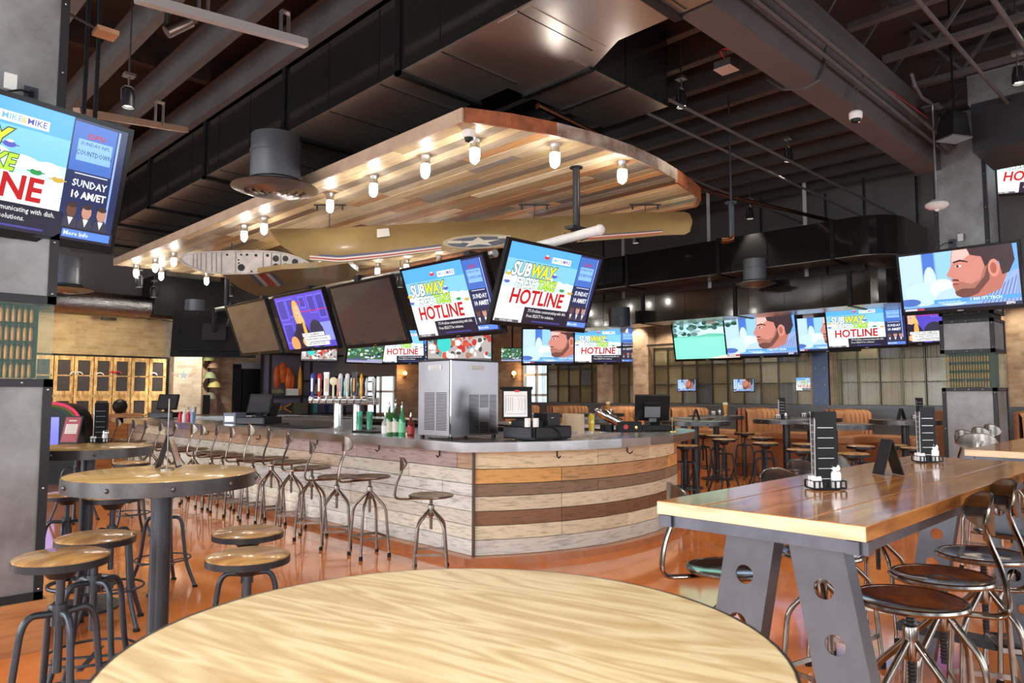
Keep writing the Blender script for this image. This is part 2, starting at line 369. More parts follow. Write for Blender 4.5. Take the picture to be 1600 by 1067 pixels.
pipe('conduit_pipe', [zt(840, 165, 4.2), zt(985, 235, 4.2), zt(1110, 300, 4.2), zt(1300, 345, 4.2)], .03, M_dkcop, 'dark pipe hugging the curved front edge of the canopy')
# near left strut rails
def strut(name, p, q, w, h, m, label, nb, cat='rail'):
    t = thing(name, label, cat, p)
    p = Vector(p); q = Vector(q); MB().bar((0, 0, 0), q-p, w, h).build('channel', m, t)
    for k in range(nb):
        c = (q-p)*((k+.7)/nb); MB().cb((c.x-.03, c.y, c.z+.10), (.006, .05, .2)).cb((c.x+.03, c.y, c.z+.10), (.006, .05, .2)).cb((c.x, c.y, c.z+.2), (.07, .05, .01)).build('clamp', M_galv, t)
    return t
strut('strut_rail', at(212, -4, 4.6), at(478, 68, 5.6), .06, .06, mat('bright zinc', (.62, .62, .62), .35, metal=.5), 'silver strut rail crossing the top left corner to the black duct', 2)
strut('strut_rail', at(120, 174, 5.0), at(290, 203, 6.6), .05, .05, mat('light copper brown', (.42, .27, .19), .4, metal=.3), 'copper brown strut bar hanging over the left television', 1)
t = thing('hanging_bracket', 'black hanger frame holding the copper brown strut bar', 'bracket', at(131, 178, 5.0))
MB().tube([(0, 0, 0), (0, 0, 1.0)], .015).tube([(.1, .12, 0), (.1, .12, 1.0)], .015).build('hanger', M_blackm, t)
# flexible duct over the left wall, dark box
a = aY(96, 470, 15.8); b = aY(232, 470, 15.8); c = aY(310, 470, 15.8)
o = MB().tube([(a.x-1, 15.8, 3.2), (b.x, 15.8, 3.2)], .24, 20).build('spiral_duct', mat('foil flex duct', (.35, .35, .36), .25, metal=1, bump=.8, bscale=30)); tag(o, 'silver flexible duct along the top of the golden brick wall', 'duct')
o = MB().tube([(b.x, 15.8, 3.2), (c.x+.6, 15.8, 3.2)], .25, 20).build('round_duct', M_duct); tag(o, 'glossy black round duct joining the silver flexible duct', 'duct')
p = at(290, 468, 15.5); o = MB().cb(p, (1.5, .8, .8)).build('duct_box', M_black); tag(o, 'matt black boxed duct above the lit brick pilaster', 'duct')

# main duct with branch
def zy(x, y): return zt(x, y, 4.3).y
t = thing('main_duct', 'large glossy black rectangular duct running beside the plank canopy', 'duct', (3.67, -2, 4.3))
X1 = .93
m = MB().box(0, .006, 0, 18.2, 0, .72).box(X1-.006, X1, 0, 18.2, 0, .72).box(0, X1, 0, 18.2, .714, .72).box(0, X1, 18.19, 18.2, 0, .72).box(0, X1, 0, .01, 0, .72)
m.build('side_panels', M_duct, t)
MB().box(0, X1, 0, 18.2, -.006, 0).build('underside', M_ductb, t)
for k, (px, py) in enumerate([(1000, -60), (800, 21), (625, 112), (445, 208), (320, 275), (232, 322), (180, 348), (130, 375)]):
    if px == 1000: y = 4.9
    elif px == 800: continue
    else: y = zy(px, py)+2
    mm = MB().box(-.03, X1+.03, y-.035, y+.035, -.04, -.006).box(-.03, -.001, y-.035, y+.035, -.04, .74)
    mm.build('flange', M_black, t)
sm = MB(); rv = MB()
for k in range(20):
    y = 1.2+k*.9; sm.box(-.006, 0, y-.008, y+.008, .02, .7)
    sm.box(.02, X1-.02, y-.006, y+.006, -.012, -.006)
sm.build('seam', M_duct, t)
t = thing('branch_duct', 'glossy black branch duct jutting off the main duct over the canopy corner', 'duct', (4.605, 3.93, 4.3))
MB().box(0, 1.44, 0, .006, 0, .72).box(0, 1.44, .80, .806, 0, .72).box(1.434, 1.44, 0, .806, 0, .72).box(0, 1.44, 0, .806, .714, .72).build('side_panels', M_duct, t)
MB().box(0, 1.44, 0, .806, -.006, 0).build('underside', M_ductb, t)
MB().box(.2, .26, -.02, .826, -.03, .73).build('flange', M_black, t); MB().box(.74, .77, -.01, .81, -.014, .73).build('seam', M_duct, t)
MB().box(-.9, 0, -.35, -.0, -.012, -.004).add([(-.01, -.5, 0), (.25, -.001, 0), (-.01, -.001, 0), (-.01, -.5, .7), (.25, -.001, .7), (-.01, -.001, .7)], [(0, 1, 2), (3, 5, 4), (0, 3, 4, 1)]).build('transition', M_ductb, t)

def curved_duct(name, label, X, y0, y1, z0, z1, w):
    t = thing(name, label, 'duct', (X, y1, z0)); h = z1-z0; L = y0-y1
    # outline in plan: straight run along Y then a rounded elbow turning to +X
    path_o = [(0, L)]+[(.55-.55*math.cos(a), -.0-.55*math.sin(a)) for a in [i*math.pi/2/8 for i in range(9)]]+[(1.6, -.55)]
    path_i = [(w, L)]+[(w, .1)]+[(1.6, .1)]
    poly = path_o+path_i[::-1]
    MB().prism(poly, 0, h).build('shell', M_duct, t)
    MB().prism(poly, -.008, -.001).build('underside', M_ductb, t)
    k = 0
    y = .3
    while y < L:
        MB().box(-.025, w+.02, y-.03, y+.03, -.02, h+.02).build('flange', M_black, t); y += 1.9
    s = MB(); y = .1
    while y < L: s.box(-.006, 0, y-.006, y+.006, 0, h); y += .62
    s.build('seam', M_duct, t); return t
curved_duct('supply_duct', 'upper of the two black ducts crossing behind the wing, with rounded end', 11.0, 10.4, 4.0, 3.47, 4.05, .55)
curved_duct('return_duct', 'lower of the two black ducts above the row of televisions', 11.35, 10.4, 3.9, 2.78, 3.3, .6)
o = MB()
p = aX(950, 420, 10.95)
o.box(10.93, 10.99, p.y-.35, p.y+.25, 3.55, 4.0)
for k in range(11): o.box(10.92, 10.93, p.y-.32+k*.055, p.y-.30+k*.055, 3.58, 3.97)
tag(o.build('air_grille', M_black), 'black slatted air grille on the upper duct near the television bar', 'vent')
p = at(1565, 160, 9.5); t = thing('duct_bend', 'grey metal duct section high beside the right column', 'duct', (9.3, .75, 4.15))
MB().box(0, .95, 0, 1.3, 0, .55).build('shell', M_blackm, t); MB().box(-.02, .97, -.02, 1.32, .55, .88).build('transition', M_galv, t)

# round ceiling diffusers
def diffuser():
    t = thing('round_diffuser', '', 'vent')
    MB().lathe([(.27, .1), (.27, .62)], 28).lathe([(.28, .42), (.28, .45)], 28).build('neck', mat('slate grey drum', (.11, .12, .14), .35, metal=.4), t)
    b = MB(); 
    for r0, r1, z in ((.47, .33, 0), (.33, .25, -.0), (.23, .16, -.01), (.14, .08, -.02)):
        b.lathe([(r0, z+.03), (r1, z-.01), (r1-.015, z+.03), (r1-.02, z+.09), (r0-.02, z+.045)], 32, caps=False)
    b.build('ring', mat('bronze grey diffuser rings', (.30, .26, .24), .3, metal=.9), t); MB().lathe([(.30, .11), (.29, .12)], 28).build('plate', M_black, t)
    MB().sph((0, 0, 0), .03).build('screw_cap', M_chrome, t)
    return t
q = at(430, 299, 8.05)
inst('diff', diffuser, 'round grey air diffuser with wide rings in front of the plank canopy', q)
for (px, py, D, lb) in ((1180, 446, 11.7, 'round grey air diffuser hanging under the curved ducts'), (100, 455, 13.0, 'round air diffuser edge beside the left column'), (305, 505, 13.6, 'round air diffuser hung before the lit brick pilaster')):
    q = at(px, py, D); o = inst('diff', diffuser, lb, q)
    if D > 13: o.scale = (.7, .7, .7)
    if 11 < D < 12: o.scale = (.68, .68, .68)
for (px, py, D) in ((1195, 492, 12.6), (1243, 490, 12.8), (968, 510, 13.6)):
    q = at(px, py, D); m = MB().lathe([(.2, 0), (.2, .35)], 20); 
    tag(m.build('duct_stub', M_steelgrey, loc=q), {1195: 'grey metal duct stub above the face television', 1243: 'grey duct stub left of the brick pier lamp', 968: 'grey duct stub against the lit brick by the left televisions'}[px], 'duct')

# caged jelly jar lights
def jar():
    t = thing('jar_light', '', 'light')
    MB().lathe([(.05, 0), (.052, -.02), (.046, -.035), (.046, -.085), (.05, -.09), (.05, -.1)], 20).build('fitting', M_galv, t)
    MB().lathe([(.034, -.1), (.04, -.13), (.041, -.18), (.034, -.215), (.018, -.235), (.002, -.24)], 16).build('globe', M_bulb, t)
    g = MB()
    for k in range(6):
        a = k*math.pi/3; c, s_ = math.cos(a), math.sin(a)
        g.tube([(.05*c, .05*s_, -.1), (.052*c, .052*s_, -.17), (.042*c, .042*s_, -.22), (.005*c, .005*s_, -.25)], .0022, 5)
    g.torus((0, 0, -.145), .052, .0022, 20, 5).torus((0, 0, -.2), .048, .0022, 20, 5)
    g.build('cage', M_galv, t); return t
PZ = 3.83
jars = [(742, 218), (867, 225), (972, 252), (665, 243), (584, 275), (516, 302), (413, 340), (382, 352), (272, 395), (243, 405), (213, 417), (323, 432), (252, 430), (590, 412), (635, 406), (686, 400), (502, 425)]
jl = ['caged jar light nearest the canopy corner, beside the white dome camera', 'caged jar light alone near the middle of the canopy front arc', 'caged jar light furthest right, above the bar television pole', 'caged jar light second from the corner along the left canopy edge', 'caged jar light third from the corner along the left canopy edge', 'caged jar light fourth from the corner, right of the round diffuser', 'caged jar light fifth from the corner, just above the big wing tip', 'caged jar light sixth from the corner, left of the big wing tip',
      'caged jar light seventh from the corner, above the pale wing rib', 'caged jar light eighth from the corner, near the far canopy end', 'caged jar light leftmost, at the far end of the canopy', 'caged jar light hanging below the pale wing rib tip', 'small caged jar light between the two leftmost ones, set lower', 'jar light seen just above the television pipe, left of three', 'jar light seen just above the television pipe, middle of three', 'jar light seen just above the television pipe, right of three', 'jar light glimpsed under the big wing above the purple television']
for (px, py), lb in zip(jars, jl):
    q = zt(px, py, PZ)
    if q.y > 14.4: q = aY(px, py, 14.4)
    q.z = PZ+.007
    if q.x < 4.2: q.x = 4.2
    inst('jar', jar, lb, q, group='caged jar lights under the plank canopy')

# dark track style spotlights with their own light
def spotl():
    t = thing('spotlight', '', 'light')
    MB().lathe([(.045, -.02), (.05, -.06), (.06, -.10), (.062, -.2), (.055, -.2)], 18, caps=False).build('shade', M_blackm, t)
    MB().lathe([(.05, -.175), (.001, -.176)], 18).build('lens', M_spot, t)
    MB().tube([(-.062, 0, -.14), (-.066, 0, -.02), (-.03, 0, .02), (.03, 0, .02), (.066, 0, -.02), (.062, 0, -.14)], .006, 6).tube([(0, 0, .02), (0, 0, .12)], .01, 6).cb((0, 0, .13), (.1, .1, .03)).build('bracket', M_joist, t)
    return t
sl = [(1065, 165, 8.0, 'black spotlight hanging nearest the branch duct end'), (1232, 250, 10.2, 'black spotlight hanging midway over the right side tables'), (1172, 340, 11.8, 'small black spotlight above the curved duct'), (1592, 128, 7.5, 'bright spotlight at the upper right corner'), (200, 165, 7.2, 'bright spotlight above the left television'), (993, 378, 12.5, 'small spotlight behind the wing tip'), (217, 447, 13.5, 'small spotlight left below the canopy end'), (240, 463, 14.5, 'small far spotlight under the canopy end by the brick wall'), (360, 461, 14.5, 'small far spotlight right of the hanging pole'), (625, 447, 13.0, 'small spotlight between two bar televisions')]
for px, py, D, lb in sl:
    q = at(px, py, D); q.z += .18; o = inst('spot', spotl, lb, q)
    if q.z < 4.85: MB().cyl((0, 0, 0), .009, .14, 5.8-q.z, 8).build('hanging_rod', M_joist, o)
    point('spotlight_beam', (q.x, q.y, q.z-.22), 160, (1, .93, .8), .04, 75, (q.x, q.y, 0))
for px, py, X in ((975, 520, 12.5), (1010, 520, 12.5), (1255, 480, 12.5), (1585, 530, 12.5), (1340, 500, 12.0)):
    q = aX(px, py, X); point('brick_wash_light', (12.75, q.y, 2.95), 60, (1, .88, .66), .04, 95, (13.3, q.y, 1.7))
for x in (1.0, 2.6, 4.2): point('cabinet_fill_light', (x, CY-1.9, 2.85), 110, (1, .82, .5), .06, 110, (x, CY, 1.6))  # added lamps without fixtures, brightening the cabinets and brick

for k, (x_, y_) in enumerate([(-.6, 1.8), (1.7, .4), (1.5, 2.6), (3.3, .6), (-1.6, 3.8), (.2, 4.4), (2.2, -1.2), (-.8, -.8), (2.9, 2.3)]):  # unseen spotlights added to light the near table tops from above
    o = inst('spot', spotl, 'added black spotlight above the photographer, out of view', (x_, y_, 4.9), group='added spotlights above the near tables')
    point('spotlight_beam', (x_, y_, 4.66), 120, (1, .95, .86), .06, 120, (x_, y_, 0))
for k, y in enumerate((2.6, 4.8, 7.0, 9.2, 11.4)): point('booth_fill_light', (11.9, y, 2.72), 55, (1, .86, .66), .05, 130, (11.9, y, 0))  # fill lamps added over the booths to brighten them, no fixtures
for k, (x_, y_) in enumerate(((7.9, 3.3), (9.6, 5.2), (9.4, 7.6), (7.6, 1.0), (2.6, 7.2), (2.4, 10.6), (5.9, 7.2), (5.6, 10.5))): point('room_fill_light', (x_, y_, 3.7 if 4 < x_ < 8 and y_ > 5 else 4.8), 230, (1, .92, .8), .08, 110, (x_, y_, 0))  # bare overhead lamps added to lift the room's brightness

# ================================================================== CANOPY
ARC = [(4.07, 4.75), (4.45, 4.56), (4.9, 4.42), (5.4, 4.33), (5.9, 4.30), (6.4, 4.33), (6.9, 4.41), (7.4, 4.52), (7.75, 4.62), (8.0, 4.82)]
def yf(x):
    if x <= ARC[0][0]: return ARC[0][1]
    for (a, b), (c, d) in zip(ARC, ARC[1:]):
        if x <= c: return b+(d-b)*(x-a)/(c-a)
    return ARC[-1][1]
YE = 14.7
pal = [(.90, .75, .45), (.84, .66, .36), (.74, .58, .33), (.48, .38, .24), (.94, .82, .56), (.60, .34, .15), (.42, .36, .27), (.88, .70, .42), (.26, .23, .19), (.44, .32, .19), (.28, .14, .07), (.42, .40, .35), (.96, .84, .60)]
t = thing('plank_canopy', 'reclaimed plank canopy hung flat over the bar with curved front edge', 'canopy', (4.07, 4.75, PZ))
ox, oy = 4.07, 4.75
m = MB(); rnd = random.Random(3); x = 4.07
while x < 8.0:
    x1 = min(x+.135, 8.0); y = None; first = True; yy = max(yf(x), yf(x1))
    edge0, edge1 = yf(x), yf(x1)
    while yy < YE:
        L = rnd.choice([.7, 1.1, 1.6, 2.2, 2.8]); y1 = min(yy+L, YE)
        c = rnd.choice(pal[:8] if rnd.random() < .5 else pal); f = rnd.uniform(.55, 1.15); m.col(tuple(min(1, a*f) for a in c))
        a0 = edge0-oy if first else yy-oy; a1 = edge1-oy if first else yy-oy; g = .003; dz = rnd.uniform(0, .006)
        v = [(x-ox+g, a0+g, dz), (x1-ox-g, a1+g, dz), (x1-ox-g, y1-oy-g, dz), (x-ox+g, y1-oy-g, dz)]
        v += [(p[0], p[1], .03) for p in v]
        m.add(v, [(3, 2, 1, 0), (4, 5, 6, 7), (0, 1, 5, 4), (1, 2, 6, 5), (2, 3, 7, 6), (3, 0, 4, 7)])
        yy = y1; first = False
    x = x1
m.build('planks', M_plankc, t)
poly = [(a-ox, b-oy) for a, b in ARC]+[(8.0-ox, YE-oy), (0, YE-oy)]
MB().prism(poly, .031, .09).build('backing', M_black, t)
def band(pts, m, z0, z1, name, par, th=.025, o=(ox, oy)):
    mb = MB()
    for (a, b), (c, d) in zip(pts, pts[1:]):
        mb.bar((a-o[0], b-o[1], (z0+z1)/2), (c-o[0], d-o[1], (z0+z1)/2), th, z1-z0)
    return mb.build(name, m, par)
band([(4.05, YE), (4.05, 4.74)], mat('pale fascia board', (.62, .47, .34), .6, col2=(.5, .36, .25), vscale=4), -.01, .12, 'fascia', t)
band([(4.06, 4.73)]+[(a-.0, b-.02) for a, b in ARC[1:3]], mat('red stained fascia', (.36, .11, .04), .5, var=.5, vscale=8), -.01, .12, 'fascia', t)
band([(a, b-.02) for a, b in ARC[2:7]], mat('peeling grey fascia', (.48, .40, .34), .5, col2=(.2, .12, .08), vscale=7), -.01, .12, 'fascia', t)
band([(a+.0, b-.02) for a, b in ARC[6:]]+[(8.02, 6.0), (8.02, YE)], mat('red stained fascia'), -.03, .12, 'fascia', t)
# white dome camera under the canopy corner and on the beam
def dome():
    t = thing('dome_camera', '', 'security camera')
    MB().lathe([(.05, .035), (.062, .02), (.06, -.03), (.052, -.04)], 20).build('housing', M_white, t)
    MB().lathe([(.045, -.04), (.035, -.07), (.002, -.082)], 18).build('dome', M_black, t)
    MB().sph((.01, -.02, -.068), .014).build('lens', M_chrome, t); return t
q = zt(733, 203, PZ); q.z -= .036; q.x = max(q.x, 4.2); o = inst('dome', dome, 'white dome camera under the near corner of the plank canopy', q)
q = at(1337, 180, 7.0); inst('dome', dome, 'white dome camera hanging by wires from the ceiling beam', q)
tag(MB().tube([(q.x, q.y, q.z+.035), (q.x+.05, q.y+.02, q.z+.2), (q.x+.2, q.y-.02, q.z+.45)], .006, 5).tube([(q.x, q.y, q.z+.035), (q.x+.0, q.y+.06, q.z+.2), (q.x+.19, q.y-.02, q.z+.45)], .006, 5).build('camera_cable', M_joist), 'thin looped cables holding the dome camera on the beam', 'cable')

# ================================================================== BAR
BW = [(4.15, 13.8), (4.15, 4.69), (4.42, 4.52), (4.67, 4.40), (5.0, 4.29), (5.34, 4.22), (5.75, 4.21), (6.16, 4.25), (6.6, 4.36), (6.95, 4.50), (7.2, 4.66), (7.34, 4.86), (7.38, 5.1), (7.38, 13.8)]
def offs(P, d):
    out = []
    for i, p in enumerate(P):
        ns = []
        for a, b in ((i-1, i), (i, i+1)):
            if a < 0 or b >= len(P): continue
            dx, dy = P[b][0]-P[a][0], P[b][1]-P[a][1]; L = math.hypot(dx, dy); ns.append((dy/L, -dx/L))
        nx = sum(n[0] for n in ns)/len(ns); ny = sum(n[1] for n in ns)/len(ns); L2 = nx*nx+ny*ny
        out.append((p[0]+nx*d/L2, p[1]+ny*d/L2))
    return out
def ring(mb, outer, inner, z0, z1):
    n = len(outer); v = []
    for z in (z0, z1): v += [(x, y, z) for x, y in outer]; v += [(x, y, z) for x, y in inner]
    f = []
    for i in range(n-1):
        f += [(i, n+i, n+i+1, i+1), (2*n+i, 2*n+i+1, 3*n+i+1, 3*n+i), (i, i+1, 2*n+i+1, 2*n+i), (n+i+1, n+i, 3*n+i, 3*n+i+1)]
    f += [(0, 2*n, 3*n, n), (n-1, 2*n-1, 4*n-1, 3*n-1)]
    mb.add(v, f); return mb
ZB = 1.025
t = thing('bar_counter', 'long bar faced with painted reclaimed planks under a stainless steel top', 'bar', (4.15, 4.69, 0))
LO = (-4.15, -4.69)
def sh(P): return [(x+LO[0], y+LO[1]) for x, y in P]
ring(MB(), sh(offs(BW, -.005)), sh(offs(BW, -.12)), .0, .95).build('core', M_black, t)
ring(MB(), sh(offs(BW, .22)), sh(offs(BW, -.45)), ZB-.012, ZB).build('counter_top', M_sst, t)
ring(MB(), sh(offs(BW, .22)), sh(offs(BW, .2)), .945, ZB-.012).build('counter_edge', M_ss, t)
ring(MB(), sh(offs(BW, .199)), sh(offs(BW, -.12)), .955, .975).build('counter_underside', mat('raw plywood', (.3, .2, .12), .8), t)
ring(MB(), sh(offs(BW, .12)), sh(offs(BW, .0)), .0, .06).build('curb', M_cast, t)
# far end
MB().box(0, 3.2, 9.1, 9.2, 0, .95).build('end_panel', M_black, t); MB().box(-.22, 3.45, 8.7, 9.35, ZB-.08, ZB).build('end_top', M_sst, t)
seg = [0]
for a, b in zip(BW, BW[1:]): seg.append(seg[-1]+math.hypot(b[0]-a[0], b[1]-a[1]))
OUT = sh(offs(BW, .02)); INN = sh(offs(BW, -.004))
def pat(P, s):
    for i in range(len(seg)-1):
        if s <= seg[i+1]+1e-9: k = (s-seg[i])/(seg[i+1]-seg[i]); return (P[i][0]+(P[i+1][0]-P[i][0])*k, P[i][1]+(P[i+1][1]-P[i][1])*k)
    return P[-1]
rows = [.06, .19, .31, .43, .555, .66, .785, .945]
whites = [(.88, .83, .70), (.80, .77, .68), (.90, .86, .72), (.74, .75, .71), (.84, .84, .79), (.92, .88, .78)]
browns = [(.42, .22, .10), (.33, .17, .09), (.48, .28, .13), (.30, .22, .19), (.56, .34, .16)]
mauve = [(.38, .29, .27), (.42, .33, .30), (.52, .47, .42), (.62, .42, .28)]
curve_rows = [[(.62, .58, .52), (.52, .48, .43)], [(.76, .66, .46), (.72, .62, .44)], [(.20, .095, .05), (.22, .11, .06)], [(.74, .64, .46), (.70, .60, .43)], [(.26, .17, .11), (.33, .22, .14)], [(.78, .42, .13), (.70, .38, .12), (.56, .33, .15)], [(.80, .68, .44), (.5, .28, .13), (.72, .56, .38)]]
left_rows = [whites, whites, whites+mauve[:1], whites[2:], whites, [(.70, .67, .56), (.64, .62, .53), (.6, .48, .36)], [(.46, .36, .33), (.78, .69, .48), (.42, .32, .29), (.5, .33, .22)]]
m = MB(); rnd = random.Random(11); sc = seg[1]
for r in range(7):
    z0, z1 = rows[r]+.003, rows[r+1]-.003
    cuts = [0]; s = 0
    while s < sc: s = min(s+rnd.choice([.9, 1.2, 1.6, 2.1]), sc) if sc-s > .9 else sc; cuts.append(s)
    while s < seg[12]: s = min(s+rnd.choice([.8, 1.2, 1.7, 2.2]), seg[12]); cuts.append(s)
    cuts.append(seg[-1])
    for a, b in zip(cuts, cuts[1:]):
        c = rnd.choice(left_rows[r] if b <= sc+.01 else curve_rows[r]); f = rnd.uniform(.88, 1.1); m.col(tuple(min(1, k*f) for k in c))
        ss = [a+.003]+[q for q in seg if a+.02 < q < b-.02]+[b-.003]; dz = 0
        O = [pat(OUT, q) for q in ss]; I = [pat(INN, q) for q in ss]; ring(m, O, I, z0, z1)
m.build('plank_facing', M_plank, t)
MB().bar((-.03, -.03, .06), (-.03, -.03, .945), .02, .02).build('corner_trim', mat('dark joint strip', (.12, .09, .07), .5), t)
for s in (sc-.45, sc-1.4, sc-2.6, sc-4.0, sc-5.6, sc+.75, sc+1.6):
    p = pat(sh(offs(BW, .03)), s); p2 = pat(sh(offs(BW, .09)), s)
    MB().tube([(p[0], p[1], .93), (p[0], p[1], .88), ((p[0]+p2[0])/2, (p[1]+p2[1])/2, .865), (p2[0], p2[1], .885)], .006, 6).build('bag_hook', M_black, t)

# inner work counters and back bar shelving seen over the counter
tag(MB().box(4.75, 5.3, 6.3, 13, 0, .86).box(4.72, 5.3, 6.3, 13, .86, .9).build('work_counter', M_ss), 'stainless work counter behind the bar with bright steel top', 'counter', kind='thing')
tag(MB().box(6.3, 6.9, 6.0, 13, 0, .92).build('back_counter', M_ss), 'stainless counter along the far inner side of the bar', 'counter')
tag(MB().box(5.7, 6.1, 9.6, 11.6, .0, 1.02).box(5.65, 6.15, 9.55, 11.65, 1.02, 1.05).build('low_cabinet', mat('dull steel cabinet', (.3, .3, .31), .35, metal=.7)), 'dull steel cabinet island in the middle of the bar', 'cabinet')

# ice machine
q = zt(703, 688, ZB); SX, SY, SZ = .58, .46, .70
t = thing('ice_machine', 'large stainless steel ice machine with louvred sides on the bar corner', 'ice machine', (q.x, q.y, ZB))
MB().box(0, SX, 0, SY, .03, SZ).build('body', mat('polished stainless box', (.42, .41, .44), .33, metal=1, bump=.12, bscale=2.5, rvar=.05, vscale=2), t, bevel=.004)
MB().box(-.006, SX+.006, -.006, SY+.006, SZ, SZ+.012).build('lid', M_blackm, t)
MB().bar((-.003, -.003, .03), (-.003, -.003, SZ), .012, .012).build('corner_strip', M_chrome, t)
def louvre(n, u0, u1, z0, z1, face):
    m = MB()
    for i in range(n):
        z = z0+(z1-z0)*(i+.5)/n; h = (z1-z0)/n*.45
        if face == 'x': m.box(-.006, -.001, u0, u1, z-h/2, z+h/2)
        else: m.box(u0, u1, -.006, -.001, z-h/2, z+h/2)
    m.build('louvre', M_black, t)
louvre(24, .05, .19, .08, .42, 'x'); louvre(24, .22, .36, .08, .42, 'x')
louvre(26, .22, .33, .05, .40, 'y'); louvre(7, .35, .45, .05, .15, 'y'); louvre(9, .35, .45, .28, .40, 'y'); louvre(26, .47, .55, .05, .40, 'y')
MB().box(-.007, -.001, .12, .30, .62, .66).build('label_plate', M_white, t)
MB().box(.22, .42, -.007, -.001, .62, .66).build('label_plate', M_white, t)
tx = MB()
for k, z in enumerate((.655, .645, .635, .628)): tx.box(.24, .40, -.0085, -.007, z-.002, z).box(-.0085, -.007, .14, .28, z-.002, z)
tx.build('label_print', M_black, t)
for a in (.03, SX-.03):
    for b in (.03, SY-.03): MB().cyl((a, b, 0), .02, 0, .03, 12).build('foot', M_black, t)
MB().tube([(-.05, .02, .012), (.0, .10, .012), (-.06, .16, .012), (-.03, .26, .012)], .007, 6).build('drain_hose', M_black, t)

# ------------------------------ tills
def pos_terminal(name, q, rz, label, sheet=False, back=True):
    t = thing(name, label, 'till', (q.x, q.y, q.z), rz)
    MB().box(-.22, .22, -.2, .2, .01, .10).build('cash_drawer', M_black, t, bevel=.006)
    MB().box(-.2, .2, -.203, -.2, .02, .09).build('drawer_front', M_blackm, t)
    MB().cyl((0, 0, 0), .09, .1, .115, 20).bar((0, 0, .11), (0, .05, .24), .09, .04).build('stand', M_black, t)
    Mx = Matrix.Translation((0, .02, .27)) @ Matrix.Rotation(R(-18), 4, 'X')
    MB().box(-.18, .18, -.02, .02, -.13, .14, M=Mx).box(-.1, .1, .02, .05, -.08, .09, M=Mx).build('monitor', M_black, t, bevel=.006)
    MB().box(-.16, .16, -.0215, -.0205, -.11, .12, M=Mx).build('monitor_glass', M_off, t)
    return t
q = zt(835, 690, ZB)
t = thing('till', 'black till with seating chart clipped on top, right of the ice machine', 'till', (q.x, q.y, ZB))
MB().box(.02, .50, .02, .40, .008, .12).build('cash_drawer', M_black, t, bevel=.006)
MB().box(-.0, .02, .04, .38, .03, .11).box(.04, .48, .0, .02, .03, .11).build('drawer_front', M_blackm, t)
MB().box(.06, .24, .12, .34, .12, .17).bar((.12, .25, .17), (.12, .27, .3), .12, .06).build('stand', M_black, t)
dv = Matrix.Translation((.03, .24, .30)) @ Matrix.Rotation(R(-42), 4, 'Z') @ Matrix.Rotation(R(-10), 4, 'X')
MB().box(-.13, .13, -.01, .03, -.11, .15, M=dv).box(-.15, .14, -.03, .05, .15, .165, M=dv).build('monitor', M_black, t)
MB().box(-.115, .09, -.022, -.018, -.10, .125, M=dv).build('paper_chart', M_paper, t)
ln = MB()
for k in range(4):
    a = .085-.018*k; ln.box(-a-.01, -a-.007, -.0235, -.022, -.05, .07, M=dv)
for k in range(3): ln.tube([dv @ Vector((.0+.025*k+.02*math.cos(g), -.0228, .01+.06*math.sin(g))) for g in [(-1.2+.4*i) for i in range(7)]], .0012, 4)
ln.box(-.10, .075, -.0235, -.022, .085, .088, M=dv).box(-.10, .075, -.0235, -.022, -.075, -.072, M=dv).box(.073, .076, -.0235, -.022, -.07, .085, M=dv).box(-.105, -.102, -.0235, -.022, -.07, .085, M=dv)
ln.build('seating_plan_lines', mat('pencil grey', (.3, .3, .3), .7), t)
MB().box(-.02, .02, -.028, -.018, .118, .135, M=dv).build('bulldog_clip', M_red, t)
MB().lathe([(.026, 0), (.026, .075)], 16, (.02, .10, .12)).lathe([(.026, 0), (.026, .075)], 16, (.075, .055, .12)).build('receipt_roll', M_paper, t)
MB().box(.26, .42, .08, .26, .12, .235).build('receipt_printer', M_blackm, t, bevel=.006)
MB().box(.30, .33, .077, .08, .19, .195).build('printer_light', M_white, t)
MB().tube([(.15, .02, .125), (.22, -.01, .12), (.3, -.012, .08), (.33, -.02, .01)], .006, 6).build('cable', M_black, t)
q = zt(1062, 672, ZB+.0); q = Vector((6.75, 4.62, ZB))
t = thing('till', 'black till seen from behind at the right end of the bar', 'till', q, R(-45))
MB().box(-.17, .19, -.15, .15, .01, .065).build('base', M_black, t, bevel=.006)
dv = Matrix.Translation((-.02, 0, .24)) @ Matrix.Rotation(R(14), 4, 'X')
MB().box(-.2, .18, -.02, .03, -.13, .16, M=dv).box(-.11, .08, -.05, -.02, -.09, .09, M=dv).build('monitor', M_black, t, bevel=.01)
MB().box(-.10, .07, -.056, -.05, -.08, .04, M=dv).box(-.05, .03, -.06, -.05, -.13, -.09, M=dv).build('rear_panel', mat('grey plastic', (.2, .21, .22), .5), t)
MB().bar((0, .02, .06), (0, 0, .15), .1, .06).build('stand', M_black, t)
pos_terminal('till', Vector((4.42, 9.35, ZB)), R(-60), 'black till with tilted screen far along the left counter')
pos_terminal('till', Vector((5.0, 10.2, .9)), R(-140), 'black touch screen till on the inner work counter')
t = thing('receipt_printer', 'grey receipt printer standing left of the far till', 'printer', Vector((4.35, 9.95, ZB)), R(-60)); MB().box(-.1, .1, -.12, .12, .0, .15).build('body', mat('slate plastic', (.12, .15, .2), .4), t, bevel=.008); MB().box(-.07, .07, -.123, -.12, .03, .1).build('front_panel', M_galv, t)
pos_terminal('till', Vector((4.5, 13.0, ZB)), R(-50), 'small black till at the far left end of the bar')

